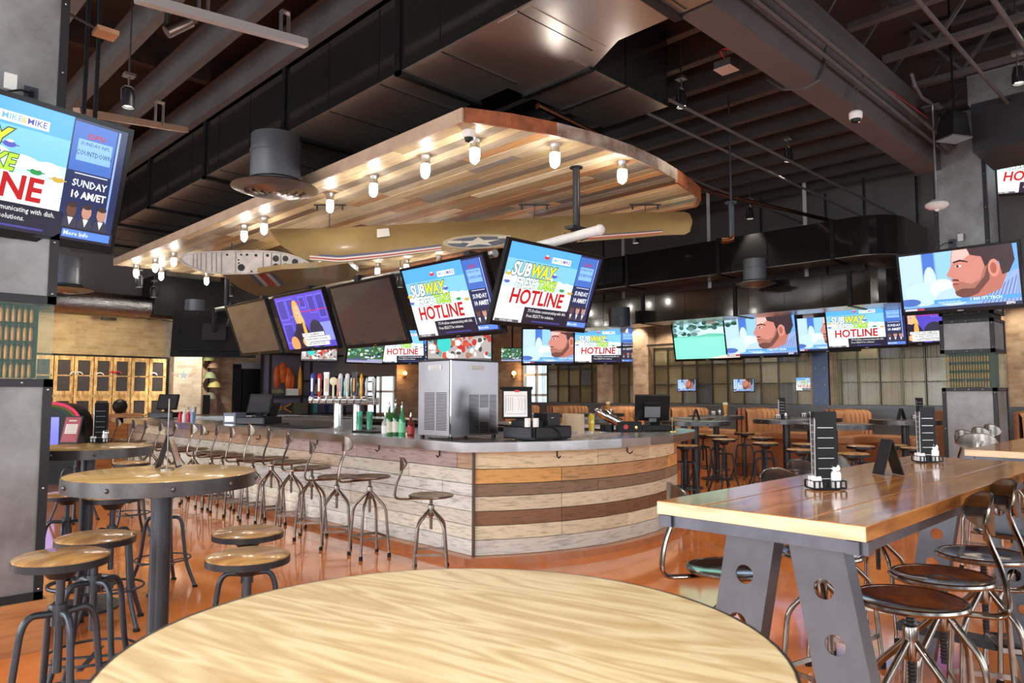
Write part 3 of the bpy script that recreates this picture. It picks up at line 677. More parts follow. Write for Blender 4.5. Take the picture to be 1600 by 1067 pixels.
# ------------------------------ beer towers
def tower(loc, rz, label, n, L, cols, H=.40):
    t = thing('beer_tower', label, 'beer tap', loc, rz)
    MB().lathe([(.075, 0), (.08, .01), (.055, .02), (.05, .04), (.05, H-.04)], 24).build('column', M_ss, t)
    MB().tube([(-L/2, 0, H), (L/2, 0, H)], .045, 20).build('crossbar', M_ss, t)
    for k in range(n):
        x = -L/2+.05+(L-.1)*k/(n-1)
        f = MB().tube([(x, -.03, H), (x, -.075, H-.005), (x, -.085, H-.05)], .009, 8).build('faucet', M_chrome, t)
        c = cols[k % len(cols)]; hb = MB().col(c[1])
        kind = c[0]
        if kind == 'tall': hb.lathe([(.012, 0), (.015, .03), (.022, .12), (.026, .24), (.018, .265), (.002, .27)], 12, (x, -.07, H+.03))
        elif kind == 'flat': hb.cb((x, -.07, H+.17), (.055, .022, .24)).cb((x, -.07, H+.3), (.062, .026, .03))
        elif kind == 'disc': hb.lathe([(.012, 0), (.012, .14)], 10, (x, -.07, H+.03)).sph((x, -.07, H+.21), .048, 1, .3, 1)
        else: hb.lathe([(.010, 0), (.02, .06), (.014, .12), (.024, .2), (.012, .25), (.002, .27)], 12, (x, -.07, H+.03))
        if kind in ('tall', 'flat'): hb.col(c[2]).cb((x, -.096, H+.17), (.02, .006, .15))
        hb.col((.7, .7, .7)).lathe([(.008, -.02), (.01, .03)], 8, (x, -.07, H+.02)); hb.build('tap_handle', M_vcs, t)
    return t
cs1 = [('tall', (.06, .06, .45), (.8, .8, .85)), ('tall', (.6, .03, .04), (.8, .8, .8)), ('flat', (.85, .85, .85), (.8, .6, .3)), ('disc', (.8, .74, .5), (0, 0, 0)), ('tall', (.75, .75, .78), (.4, .4, .45)), ('tall', (.85, .85, .83), (.7, .6, .4)), ('flat', (.04, .04, .05), (.8, .35, .1)), ('knob', (.85, .42, .02), (0, 0, 0))]
q = Vector((4.42, 7.35, ZB)); tower(q, R(-45.5), 'near chrome beer tower with blue, red, white and orange tap handles', 8, .66, cs1, .34)
cs2 = [('knob', (.8, .3, .12), 0), ('knob', (.2, .7, .7), 0), ('tall', (.8, .8, .75), (.1, .3, .1)), ('disc', (.05, .08, .05), 0), ('knob', (.75, .75, .75), 0), ('tall', (.8, .8, .8), (.5, .5, .5))]
tower(Vector((5.05, 7.95, .9)), R(-45.5), 'far chrome beer tower with green and silver tap handles', 6, .55, cs2, .44)

# ------------------------------ bottles, glasses and small things on the bar
def bottle(c, lab, h=.3, r=.036):
    def mk():
        t = thing('bottle', '', 'bottle')
        MB().lathe([(r*.9, 0), (r, .01), (r, h*.55), (r*.8, h*.63), (r*.36, h*.74), (r*.33, h*.97)], 16).build('glass', mat('bottle glass %s' % str(c), c, .05, trans=.55, coat=1), t)
        MB().lathe([(r+.001, h*.12), (r+.001, h*.45)], 16, caps=False).build('paper_label', mat('bottle label %s' % str(lab), lab, .6), t)
        MB().lathe([(r*.38, h*.95), (r*.38, h), (r*.15, h*1.03), (r*.12, h*1.12)], 10).build('pourer', M_chrome, t)
        return t
    return mk
bt = [(606, 683, 'bg', 'green bottle nearest the beer towers, with pale label', (.05, .3, .05), (.7, .7, .55), .30), (616, 679, 'bg2', 'dark green bottle with red cap between two green bottles', (.03, .18, .04), (.75, .72, .6), .31), (626, 687, 'bg3', 'bright green gin bottle closest to the ice machine', (.10, .62, .28), (.25, .7, .4), .29), (640, 676, 'br', 'small red sauce bottle leaning beside the ice machine', (.35, .02, .02), (.5, .05, .04), .2), (600, 690, 'bw', 'clear bottle with white label left of the green ones', (.75, .8, .85), (.8, .8, .8), .22)]
for px, py, key, lb, c, lc, h in bt:
    q = at(px+2, 660, 7.0); q.z = ZB; inst(key, bottle(c, lc, h), lb, q)
M_gg = mat('green tumbler glass', (.35, .85, .65), .05, trans=.8)
def tumbler():
    t = MB().lathe([(.028, 0), (.036, .11), (.033, .11), (.026, .008), (.001, .008)], 16).build('drinking_glass', M_gg); tag(t, '', 'glass'); return t
for k in range(6):
    a, b = divmod(k, 3); inst('tumb', tumbler, ['green tumbler bottom of the stack behind the near beer tower', 'green tumbler in the middle of the stack behind the near beer tower', 'green tumbler topmost of the stack behind the near beer tower', 'green tumbler bottom of the shorter stack', 'green tumbler middle of the shorter stack', 'green tumbler top of the shorter stack'][k], (4.45+.1*a, 6.95-.05*a, ZB+.05*b+.001), group='green tumblers stacked by the beer tower')
# glass rack
M_cg = mat('pale clear tumbler glass', (.9, .93, .95), .05, trans=.9)
t = thing('glass_rack', 'grey wire rack holding upturned clear glasses behind the bar', 'rack', (4.95, 6.75, .9)); MB().box(-.25, .25, -.25, .25, 0, .03).box(-.25, .25, -.25, -.24, 0, .08).box(-.25, -.24, -.25, .25, 0, .08).build('tray', M_galv, t)
gl = []
for i in range(5):
    for j in range(4):
        def mk(): return tag(MB().lathe([(.035, 0), (.028, .1), (.002, .1)], 12).build('drinking_glass', M_cg), '', 'glass')
        inst('cg', mk, 'clear upturned glass in the wire rack', (4.95-.18+.09*i, 6.75-.15+.1*j, .931), group='clear glasses in the wire rack')
tag(MB().box(4.2, 4.5, 6.35, 6.7, ZB, ZB+.02).build('drip_mat', M_black), 'black rubber bar mat lying in front of the near beer tower', 'mat')
tag(MB().box(4.2, 4.55, 7.75, 9.0, ZB, ZB+.012).build('drip_mat', M_black), 'long black rubber mat on the left counter between till and beer tower', 'mat')
# sink tray on the curved counter
q = Vector((5.45, 4.62, ZB)); t = thing('bar_tray', 'shallow stainless tray sunk in the curved counter', 'tray', q, R(4))
MB().box(-.45, .45, -.2, -.185, 0, .02).box(-.45, .45, .185, .2, 0, .02).box(-.45, -.435, -.2, .2, 0, .02).box(.435, .45, -.2, .2, 0, .02).build('rim', M_chrome, t); MB().box(-.435, .435, -.185, .185, 0.001, .004).build('pan', M_ss, t)
# cardboard roll and wedge
q = Vector((5.72, 4.92, ZB)); tag(MB().lathe([(.115, 0), (.115, .20)], 28).build('paper_roll', M_cardb, loc=q), 'upright tan paper roll on the curved counter', 'paper roll')
q = Vector((5.43, 5.02, ZB)); tag(MB().prism([(-.15, 0), (.09, 0), (.09, .2), (.05, .2)], 0, .1, M=Matrix.Rotation(R(90), 4, 'X')).build('card_wedge', M_cardb, loc=q, rot=(0, 0, R(-45))), 'cardboard wedge leaning beside the tan paper roll', 'cardboard')
q = Vector((5.93, 4.85, ZB)); tag(MB().lathe([(.03, 0), (.035, .1), (.03, .18), (.012, .2)], 12).build('oil_bottle', mat('yellow oil', (.75, .55, .05), .1, coat=1), loc=q), 'yellow oil bottle beside the tan paper roll', 'bottle')
t = thing('bar_caddy', 'black bar caddy holding straws and napkins near the right till', 'caddy', (6.35, 4.72, ZB), R(-45))
MB().box(-.1, .16, -.07, .07, 0, .11).build('box', M_black, t, bevel=.004); MB().lathe([(.075, 0), (.075, .08)], 20, (-.2, .02, 0)).build('cup', M_black, t)
st = MB()
for k in range(9): st.bar((.12, .03, .1), (.12+.02*(k-4), .03, .2+.012*(k % 4)), .004, .004)
st.build('straws', M_black, t)
MB().sph((-.01, -.073, .055), .026, 1, .15, 1).build('red_emblem', M_red, t)
MB().sph((.1, -.073, .05), .022, .7, .15, 1).build('gold_emblem', M_brass, t)
t = thing('cocktail_shaker', 'tilted chrome cocktail shaker resting on the black bar caddy', 'shaker', (6.22, 4.82, ZB+.15), rot=(R(0), R(-62), R(-45)))
MB().lathe([(.045, -.12), (.055, .02), (.05, .1), (.03, .16), (.012, .19)], 18).build('cup', M_chrome, t)
t = thing('beer_tap_glass', 'brass receipt spike standing before the right till', 'receipt spike', (6.72, 4.38, ZB)); MB().lathe([(.05, 0), (.05, .006), (.01, .012)], 18).build('base', M_brass, t); MB().tube([(0, 0, .01), (0, 0, .15)], .003, 5).build('pin', M_brass, t)
t.name = 'receipt_spike'
# ketchup, pitchers on the left counter
def sauce(c):
    def mk():
        t = thing('sauce_bottle', '', 'sauce bottle'); MB().lathe([(.028, 0), (.032, .02), (.03, .10), (.014, .14), (.014, .15)], 14).build('body', mat('sauce %s' % str(c), c, .3), t)
        MB().lathe([(.016, .148), (.012, .175)], 12).build('cap', M_white, t); return t
    return mk
for k, (c, lb) in enumerate([((.6, .02, .04), 'red sauce bottle left on the far bar counter'), ((.75, .72, .7), 'white sauce bottle between red ones on the far counter'), ((.55, .02, .06), 'second red sauce bottle nearer the far till'), ((.2, .3, .5), 'blue sauce bottle beside the far till')]):
    inst('sauce%d' % k, sauce(c), lb, (4.12, 11.35-.16*k, ZB))
tag(MB().lathe([(.055, 0), (.065, .2), (.06, .2), (.05, .01), (.001, .01)], 16).build('pitcher', M_cg, loc=(4.5, 11.9, ZB)), 'clear glass pitcher standing on the far left counter', 'pitcher')

# ================================================================== TELEVISIONS
nt = M_screen.node_tree; bb = nt.nodes['Principled BSDF']
for l in list(bb.inputs['Base Color'].links): nt.links.remove(l)
bb.inputs['Base Color'].default_value = (.01, .01, .01, 1)
class Scr(MB):
    def __init__(s, w, h): super().__init__(); s.w = w; s.h = h; s.n = 0
    def P(s, u, v, k=None): return ((u/16-.5)*s.w, -.0226-(s.n if k is None else k)*.00035, (v/9-.5)*s.h)
    def pg(s, c, pts):
        s.n += 1; s.cc = c
        pts = [(min(max(u, 0), 16), min(max(v, 0), 9)) for u, v in pts]
        if sum(a[0]*b[1]-b[0]*a[1] for a, b in zip(pts, pts[1:]+pts[:1])) < 0: pts = pts[::-1]
        s.poly([s.P(u, v) for u, v in pts]); return s
    def rc(s, c, u0, v0, u1, v1): return s.pg(c, [(u0, v0), (u1, v0), (u1, v1), (u0, v1)])
    def el(s, c, u, v, a, b, n=14): return s.pg(c, [(u+a*math.cos(2*math.pi*i/n), v+b*math.sin(2*math.pi*i/n)) for i in range(n)])
    def tx(s, c, body, u, v, size, bold=.02, shear=0, xs=1):
        s.n += 1; s.cc = c
        key = (body, shear, bold)
        if key not in TXT:
            cu = bpy.data.curves.new('t', 'FONT'); cu.body = body; cu.size = 1; cu.shear = shear; cu.offset = bold; cu.resolution_u = 1; cu.align_x = 'CENTER'; cu.align_y = 'CENTER'
            o = bpy.data.objects.new('t', cu); me = bpy.data.meshes.new_from_object(o)
            TXT[key] = ([(q.co.x, q.co.y) for q in me.vertices], [tuple(p.vertices) for p in me.polygons])
            bpy.data.objects.remove(o); bpy.data.curves.remove(cu); bpy.data.meshes.remove(me)
        vs, fs = TXT[key]
        s.add([s.P(u+x*size*xs, v+y*size) for x, y in vs], fs); return s
    def lx(s, parts, u, v, size, out, shear=.25, xs=.8, bold=.035):
        for body, c in parts:
            dat = []
            for bo in (bold+.045, bold):
                cu = bpy.data.curves.new('t', 'FONT'); cu.body = body; cu.size = 1; cu.shear = shear; cu.offset = bo; cu.resolution_u = 3
                o = bpy.data.objects.new('t', cu); me = bpy.data.meshes.new_from_object(o)
                dat.append(([(q.co.x, q.co.y) for q in me.vertices], [tuple(p.vertices) for p in me.polygons])); bpy.data.objects.remove(o); bpy.data.curves.remove(cu); bpy.data.meshes.remove(me)
            for (vs, fs), cc in zip(dat, (out, c)):
                s.n += 1; s.cc = cc; s.add([s.P(u+x*size*xs, v+y*size) for x, y in vs], fs)
            u += (max(x for x, y in dat[1][0])-shear*.35)*size*xs+.04*size
        return s
TXT = {}
def pic_hotline(s):
    s.rc((.10, .42, .95), 0, 0, 16, 9); s.rc((.22, .58, 1), 0, 5, 12, 7.2)
    s.rc((.62, .85, .98), 0, 3.9, 12, 5.2); s.rc((.88, .95, .98), 0, 0, 12, 4.0)
    for u, v, a in ((1.2, 5.0, 1.2), (9, 4.9, 1.3), (7.4, 5.2, .9), (10.8, 4.8, .8)): s.el((.92, .96, 1), u, v, a, .5)
    s.rc((.02, .03, .10), 12, 0, 16, 9); s.rc((.06, .16, .55), 12.1, 5.2, 15.2, 8.8); s.rc((.25, .5, .95), 12.5, 6.0, 15.0, 7.6); s.rc((.3, .45, 1), 15.3, 0.9, 15.45, 8.8)
    s.tx((.5, .02, .02), 'ESPN', 13.7, 7.9, .55, .02, .2); s.tx((.04, .08, .2), 'SUNDAY NFL', 13.75, 7.3, .36, .01); s.tx((.03, .06, .16), 'COUNTDOWN', 13.75, 6.6, .52, .012, 0, .72)
    s.rc((.7, .75, .85), 12.6, 5.0, 15.0, 5.08); s.tx((.8, .85, .9), 'SUNDAY', 13.8, 4.3, .75, .02, 0, .85); s.tx((.9, .92, .95), '10 AM/ET', 13.8, 3.45, .75, .03, 0, .85)
    for u, c in ((12.8, (.14, .06, .04)), (13.9, (.55, .28, .2)), (15.0, (.5, .26, .18))):
        s.el((.04, .04, .07), u, 1.2, .55, .7); s.el(c, u, 2.25, .36, .55); s.el((.05, .03, .03), u, 2.65, .34, .2); s.pg((.8, .8, .85), [(u-.2, 1.7), (u+.2, 1.7), (u, 1.1)])
    s.rc((.88, .9, .92), 7.1, 7.4, 10.4, 8.1); s.tx((.15, .45, .75), 'MIKE', 8.0, 7.75, .6, .008); s.tx((.9, .5, .1), '&', 8.75, 7.75, .6); s.tx((.05, .06, .4), 'MIKE', 9.6, 7.75, .6, .01)
    for u, v, c in ((6.1, 7.9, (.6, .05, .05)), (8.1, 5.9, (.1, .1, .5)), (10.0, 4.4, (.03, .3, .08)), (11.5, 4.2, (.6, .4, .05)), (.6, 4.6, (.1, .15, .5)), (11.3, 2.9, (.03, .35, .1)), (.5, 5.5, (.6, .5, .05))):
        s.el(c, u, v, .42, .22); s.el((.75, .75, .75), u, v+.22, .25, .1); s.rc(c, u-.6, v-.04, u+.6, v+.04)
    s.lx([('SUB', (.98, .98, .95)), ('WAY', (.95, .80, .04))], .9, 5.45, 2.1, (.03, .12, .03))
    s.lx([('FRESH', (.97, .97, .95)), ('TAKE', (.50, .85, .05))], 1.9, 4.15, 1.6, (.03, .14, .03), .25, .78)
    s.rc((.9, .95, .96), .6, 2.2, 11.8, 3.9); s.lx([('HOTLINE', (.50, .012, .015))], 1.5, 2.3, 2.35, (.97, .97, .97), .06, .92, .03)
    s.rc((.015, .015, .035), 5.0, 0, 16, 2.15) if False else s.rc((.015, .015, .035), 4.3, 0.0, 12.2, 1.95); s.rc((.015, .015, .035), 12.2, 0, 16, .95)
    s.tx((.75, .75, .75), '771-Problem communicating with dish.', 8.3, 1.55, .52, .01, 0, .82); s.tx((.75, .75, .75), 'Press SELECT for solutions.', 7.3, .95, .52, .01, 0, .82)
    s.rc((.1, .25, .8), 12.3, .2, 15.8, .8); s.tx((.8, .85, 1), 'More Info', 13.3, .5, .45); s.rc((.06, .06, .3), 6, .25, 11, .4)
    s.rc((.1, .1, .12), 0, 0, 3.8, .35); s.tx((.8, .8, .8), 'WORLD SERIES', 1.8, .18, .3)
def pic_face(s):
    s.rc((.22, .45, .95), 0, 0, 16, 9); s.rc((.50, .70, 1), 0, 2, 3.2, 9); s.rc((.07, .18, .6), 3.3, 4, 5.0, 9); s.rc((.30, .60, .98), 5.2, 4.6, 8.6, 9); s.rc((.15, .40, .9), 12, 5, 16, 9)
    s.el((.62, .8, 1), 4.2, 4.5, .9, 2.4); s.el((.55, .75, 1), 3.0, 2.6, 2.6, 1.9); s.el((.72, .86, 1), 5.8, 3.4, 1.8, 1.4); s.el((.5, .68, .95), 7.2, 1.8, 2.4, 1.4)
    s.el((.08, .16, .5), 1, 1.4, 1.6, .6)
    s.pg((.30, .42, .72), [(10.0, 0), (10.6, 1.4), (13.2, 2.9), (15.4, 5.2), (16, 5.2), (16, 0)])
    for k in range(11): s.pg((.07, .10, .28), [(10.6+.55*k, 0), (10.7+.55*k, 0), (12.2+.5*k, 2.2+.3*k), (12.1+.5*k, 2.2+.3*k)])
    s.pg((.50, .17, .13), [(8.6, 1.6), (10.5, 1.3), (13.6, 2.5), (14.6, 5), (12.0, 7.5), (9, 7)])
    s.pg((.62, .24, .19), [(7.6, 9), (7.3, 7.6), (7.35, 6.9), (7.1, 6.3), (6.55, 5.25), (6.85, 4.9), (7.2, 4.85), (7.1, 4.35), (7.35, 4.0), (7.2, 3.6), (7.5, 3.2), (7.6, 2.2), (8.6, 1.5), (10.4, 2.2), (12.2, 4.4), (12.4, 7), (11.6, 9)])
    s.pg((.85, .50, .45), [(7.7, 9), (7.45, 7.6), (7.5, 7.0), (8.6, 7.2), (9.8, 8.0), (9.9, 9)])
    s.pg((.40, .16, .12), [(7.3, 3.4), (8.4, 4.1), (9.8, 3.6), (11.0, 4.2), (11.9, 6.6), (12.4, 6.4), (12.4, 4.5), (11.0, 2.4), (8.8, 1.4), (7.7, 2.0), (7.5, 3.0)])
    s.pg((.16, .06, .05), [(7.5, 2.6), (8.6, 3.0), (10.2, 2.9), (11.6, 4.6), (12.1, 6.2), (12.4, 6.0), (12.2, 4.0), (10.6, 2.1), (8.8, 1.4), (7.7, 2.0)])
    s.pg((.12, .05, .04), [(7.3, 4.3), (8.2, 4.15), (8.4, 3.7), (8.1, 4.5), (7.4, 4.6)])
    s.pg((.35, .05, .06), [(7.3, 3.95), (8.1, 3.9), (8.2, 3.7), (7.4, 3.6)])
    s.pg((.05, .03, .035), [(9.6, 9), (10.0, 8.0), (11.4, 7.6), (11.8, 6.0), (12.3, 6.4), (13.6, 6.6), (13.9, 4.6), (14.8, 4.9), (15.6, 6.6), (15.4, 9)])
    s.el((.70, .28, .22), 12.9, 5.7, .75, 1.35); s.el((.42, .12, .09), 12.85, 5.7, .42, .85)
    s.pg((.05, .02, .02), [(7.6, 7.0), (8.6, 7.2), (9.6, 6.9), (9.6, 7.1), (8.6, 7.5), (7.6, 7.25)]); s.el((.85, .8, .8), 8.3, 6.5, .42, .16); s.el((.03, .02, .02), 8.2, 6.5, .2, .18)
    s.rc((.10, .35, .85), 4.5, .95, 16, 1.6); s.tx((.9, .95, 1), '1 800 ITT TECH', 11.5, 1.28, .62, .02); s.tx((.6, .8, 1), 'www.itt-tech.edu', 6.6, 1.15, .45)
    s.rc((.02, .03, .08), 0, 0, 16, .5); s.rc((.7, .7, .75), 0.2, .1, 2, .4); s.rc((.6, .05, .08), 2.1, .1, 3.0, .4); s.tx((.9, .9, .9), 'ESPN', 14.6, .28, .5, .03, .2)
def pic_studio(s):
    s.rc((.10, .07, .55), 0, 0, 16, 9); 
    for u, v, a, b in ((.3, 5, 3, 3.6), (3.6, 5.4, 2.4, 3.2), (.5, 1, 3.4, 3.5), (10.6, 5.6, 2.4, 3), (13.3, 4.6, 2.4, 4), (8, 6.6, 2, 2)): s.rc((.16, .13, .85), u, v, u+a, v+b); s.rc((.06, .05, .38), u+.25, v+.25, u+a-.25, v+b-.25)
    s.rc((.6, .04, .2), 6, 6.0, 16, 6.15); s.rc((.5, .03, .1), 5, 7.6, 9, 7.75)
    s.rc((.25, .3, .95), 12.4, 1, 16, 4)
    s.el((.03, .03, .06), 11.2, 2.2, 2.2, 2.4); s.el((.03, .03, .06), 5.4, 1.6, 2.4, 1.8)
    s.el((.75, .42, .10), 6.4, 5.8, 1.25, 2.4); s.el((.8, .5, .14), 7.0, 3.9, 1.1, 2.2); s.pg((.03, .02, .04), [(5.0, 4.2), (7.8, 4.4), (9.3, 2.2), (9.0, 0), (4.6, 0), (4.2, 2.5)])
    s.el((.75, .42, .10), 7.6, 2.9, .5, 1.7); s.el((.88, .50, .36), 6.6, 6.2, .72, 1.1); s.el((.45, .15, .12), 6.55, 5.6, .3, .1); s.el((.05, .03, .03), 6.3, 6.5, .12, .07); s.el((.05, .03, .03), 6.9, 6.5, .12, .07)
    s.pg((.8, .45, .3), [(6.2, 5.1), (7.0, 5.1), (7.0, 4.2), (6.4, 4.2)]); s.el((.8, .35, .12), 3.2, .9, 1.4, 1.3); s.el((.85, .45, .2), 7.0, 1.1, 1.2, .8)
    s.rc((.85, .85, .85), 6.2, 1.9, 13.2, 2.5); s.rc((.85, .85, .85), 6.6, 1.0, 14.6, 1.8); s.rc((.85, .85, .85), 6.6, .3, 14.0, .9)
    s.tx((.03, .03, .03), 'IT IS JUST ONE GAME AND YOU', 9.7, 2.2, .5, .01, 0, .85); s.tx((.03, .03, .03), 'SEE WHAT HAPPENS ON THE FIELD', 10.5, 1.4, .5, .01, 0, .85); s.tx((.03, .03, .03), 'EVERY SUNDAY IN THE FALL', 10.2, .6, .5, .01, 0, .85)
def pic_golf(s):
    s.rc((.25, .85, .62), 0, 0, 16, 5.4); s.rc((.45, .75, .85), 0, 5.4, 16, 9); s.rc((.62, .82, .88), 6, 5.6, 16, 7.4); s.rc((.16, .62, .45), 0, 5.3, 16, 5.6)
    rn = random.Random(5)
    for k in range(46):
        u = rn.uniform(0, 16); v = rn.uniform(7.4, 9) if u > 6 else rn.uniform(5.8, 9); s.el(rn.choice([(.02, .07, .05), (.04, .12, .10), (.12, .25, .22), (.3, .5, .5)]), u, v, rn.uniform(.5, 1.3), rn.uniform(.3, .6), 8)
    s.pg((.85, .72, .6), [(9, .2), (16, 1.3), (16, .1), (10, 0)]); s.pg((.12, .55, .38), [(5, 5.4), (9, 6.2), (13, 5.9), (12, 5.3)])
def pic_crowd(s):
    s.rc((.45, .40, .38), 0, 0, 16, 9); rn = random.Random(8)
    for k in range(120): s.el(rn.choice([(.8, .8, .78), (.5, .04, .03), (.75, .75, .72), (.35, .2, .12), (.08, .07, .06), (.6, .1, .05), (.1, .4, .4)]), rn.uniform(0, 16), rn.uniform(.8, 9), rn.uniform(.3, .9), rn.uniform(.3, .9), 8)
    s.el((.05, .6, .55), 4.2, 4.5, 1.8, 2.2); s.el((.5, .26, .15), 4.2, 7.2, .7, .9); s.rc((.1, .1, .1), 0, 0, 16, .7)
def pic_foot(s):
    s.rc((.05, .14, .06), 0, 0, 16, 9); rn = random.Random(9)
    for k in range(60): s.el(rn.choice([(.5, .7, .5), (.02, .03, .08), (.15, .4, .2), (.05, .08, .3), (.7, .75, .7), (.02, .05, .03)]), rn.uniform(0, 16), rn.uniform(2, 9), rn.uniform(.3, 1.1), rn.uniform(.2, .7), 8)
    s.rc((.35, .35, .5), 0, 0, 16, 1.5); s.rc((.1, .1, .25), 0, .9, 9, 1.5)
PIC = dict(hotline=pic_hotline, face=pic_face, studio=pic_studio, golf=pic_golf, crowd=pic_crowd, football=pic_foot)
def television(pic, w, h):
    def mk():
        t = thing('television', '', 'television')
        MB().box(-w/2-.03, w/2+.03, -.012, .035, -h/2-.05, h/2+.03).box(-w/2+.12, w/2-.12, .03, .085, -h/2+.05, h/2-.12).build('housing', M_black, t, bevel=.008)
        b = .028
        MB().box(-w/2-b, -w/2, -.03, .0, -h/2-.045, h/2+b).box(w/2, w/2+b, -.03, .0, -h/2-.045, h/2+b).box(-w/2, w/2, -.03, 0, h/2, h/2+b).box(-w/2, w/2, -.03, 0, -h/2-.045, -h/2).build('bezel', mat('glossy bezel', (.01, .01, .011), .2, spec=.3), t)
        MB().box(-.03, .03, -.032, -.03, -h/2-.03, -h/2-.02).build('logo_badge', M_galv, t)
        if pic == 'off': MB().box(-w/2, w/2, -.022, -.012, -h/2, h/2).build('screen', M_off, t)
        else:
            s = Scr(w, h); PIC[pic](s); s.build('screen', M_screen, t)
        MB().box(-.2, .2, .085, .11, -.15, .15).bar((0, .1, 0), (0, .26, .10), .06, .05).build('wall_bracket', M_blackm, t)
        return t
    return mk
def tv(pic, c, rz, pitch, label, w=1.24, h=.70, group=None):
    return inst('tv %s %.2f' % (pic, w), television(pic, w, h), label, c, rot=(R(pitch), 0, R(rz)), group=group)
BW_, BH_ = 1.36, .78
def arm(o, tgt):
    bpy.context.view_layer.update(); rm = o.rotation_euler.to_matrix(); a_ = rm @ Vector((0, .22, .08))+Vector(o.location); gi = rm.inverted()
    m_ = MB().tube([a_, (a_.x*.5+tgt[0]*.5, a_.y*.5+tgt[1]*.5, max(a_.z, tgt[2])-.04), tgt], .022, 8); m_.v = [tuple(gi @ (Vector(q)-Vector(o.location))) for q in m_.v]; m_.build('hanging_arm', M_blackm, o)
o = tv('hotline', at(857, 449, 7.4), 0, 20, 'television at the near end of the bar pipe, blue programme screen tilted down', BW_, BH_)
arm(o, tuple(at(845, 384, 7.95)))
o = tv('hotline', at(704, 466, 7.8), -90, 20, 'television second from the near end of the bar pipe, blue hotline picture', BW_, BH_)
arm(o, (5.3, min(o.location.y, 13.0), 2.92))
o = tv('off', at(575, 489, 9.15), -90, 20, 'switched off bar television reflecting the stools, left of the hotline picture', BW_, BH_)
arm(o, (5.3, min(o.location.y, 13.0), 2.92))
o = tv('studio', at(478, 501, 10.2), -90, 20, 'bar television showing a blonde woman in a purple studio', BW_, BH_)
arm(o, (5.3, min(o.location.y, 13.0), 2.92))
o = tv('off', at(396, 512, 11.4), -90, 20, 'dark television at the far left end of the bar pipe', BW_, BH_)
arm(o, (5.3, min(o.location.y, 13.0), 2.92))
o = tv('off', at(336, 521, 13.0), 150, 12, 'television seen from behind, left end of the bar pipe', BW_, BH_)
arm(o, (5.3, min(o.location.y, 13.0), 2.92))
pt = at(182, 302, 4.45); z = R(12)
tv('hotline', (pt.x-.62*math.cos(z), pt.y-.62*math.sin(z), at(100, 277, 4.2).z), 12, 15, 'large television on the left column with hotline picture')
c2 = at(1497, 436, 8.7); tv('face', c2, -90, 12, 'television on the right column showing a bearded man')
tv('face', at(1688, 452, 9.3), -35, 12, 'television cut by the right edge beside the column')
tv('hotline', at(1633, 258, 9.9), -60, 30, 'television corner high at the upper right edge')
X = 12.6
for pic, px, py, D, rz, pi, lb, s_ in (
    ('face', 864, 541, 16.4, -42, 10, 'far television with the bearded man, left of the pair behind the bar', 1.1),
    ('hotline', 946, 539, 16.2, -46, 10, 'far television with the hotline picture, right of the pair behind the bar', 1.1),
    ('golf', 1103, 531, 13.6, -80, 14, 'wall television showing a green golf course', 1.0),
    ('face', 1188, 525, 13.0, -80, 14, 'wall television with bearded man beside the golf picture', 1.0),
    ('face', 1291, 521, 12.9, -85, 10, 'wall television with bearded man partly behind the hotline picture', .85),
    ('hotline', 1352, 509, 11.8, -85, 14, 'wall television with hotline picture right of the brick pier', .95),
    ('studio', 1435, 504, 12.0, -88, 10, 'wall television with purple studio left of the column', .95),
    ('crowd', 499, 548, 16.0, -20, 10, 'small television with a red and white crowd above the display shelves', .62),
    ('football', 571, 549, 15.5, -5, 14, 'small dark green football television left of the bar windows', .68),
    ('hotline', 640, 541, 15.8, -50, 10, 'television half hidden behind the bar hotline screen', 1.0),
    ('crowd', 718, 536, 15.6, -45, 8, 'television with a crowd picture above the ice machine', 1.1),
    ('football', 801, 554, 19.5, -40, 10, 'tiny football television right of the ice machine', .5)):
    c_ = at(px, py, D); k_ = min(1, 12.85/c_.x, 16.4/c_.y)
    o = tv(pic, at(px, py, D*k_), rz, pi, lb); o.scale = (s_*k_,)*3
    bpy.context.view_layer.update(); sc_ = s_*k_; a_ = Vector((0, .24, .08)); top = Vector(o.rotation_euler.to_matrix() @ (a_*sc_))+o.location
    po = MB().tube([top, (top.x, top.y, 5.05)], .022, 8); g_ = o.rotation_euler.to_matrix().inverted(); po.v = [tuple((g_ @ (Vector(q)-o.location))/sc_) for q in po.v]; po.build('ceiling_pole', M_blackm, o)
for px, py, X_, lb, pic in ((1262, 600, 13.05, 'small screen standing in for a television reflection behind the chain curtain beside the blue pier', 'hotline'), (1162, 602, 13.05, 'small screen standing in for a television reflection behind the middle chain curtain', 'face'), (1073, 602, 13.05, 'small screen standing in for a television reflection behind the chain curtain near the right till', 'face')):
    o = tv(pic, aX(px, py, X_), -90, 0, lb); o.scale = (.34,)*3  # glowing screens put in place of television reflections on the curtain wall

# pipes holding the bar televisions
t = thing('television_pipe', 'long grey pipe under the canopy carrying the bar televisions', 'pipe', (5.3, 5.7, 2.95))
MB().tube([(0, 7.4, 0), (0, -.05, 0)], .045, 14).build('tube', M_galv, t)
for y in (.35, 2.6, 3.9, 5.4, 6.6): MB().box(-.07, .07, y-.05, y+.05, -.07, .07).bar((0, y, 0), (-.1, y, -.35), .05, .04).build('clamp', M_blackm, t)
MB().tube([(0, 6.9, 0), (0, 6.9, .87)], .04, 12).lathe([(.09, .86), (.09, .87)], 16, (0, 6.9, 0)).build('drop_pole', M_blackm, t)
pe = at(937, 359, 7.35); pb = at(835, 386, 8.0)
t = thing('television_pipe', 'short silver pipe with capped end above the near bar television', 'pipe', pe)
MB().tube([(0, 0, 0), pb-pe], .05, 16).build('tube', M_white, t)
MB().sph((0, 0, 0), .056).build('end_cap', M_white, t)
ps = at(901, 369, 7.62)-pe; topz = PZ-pe.z
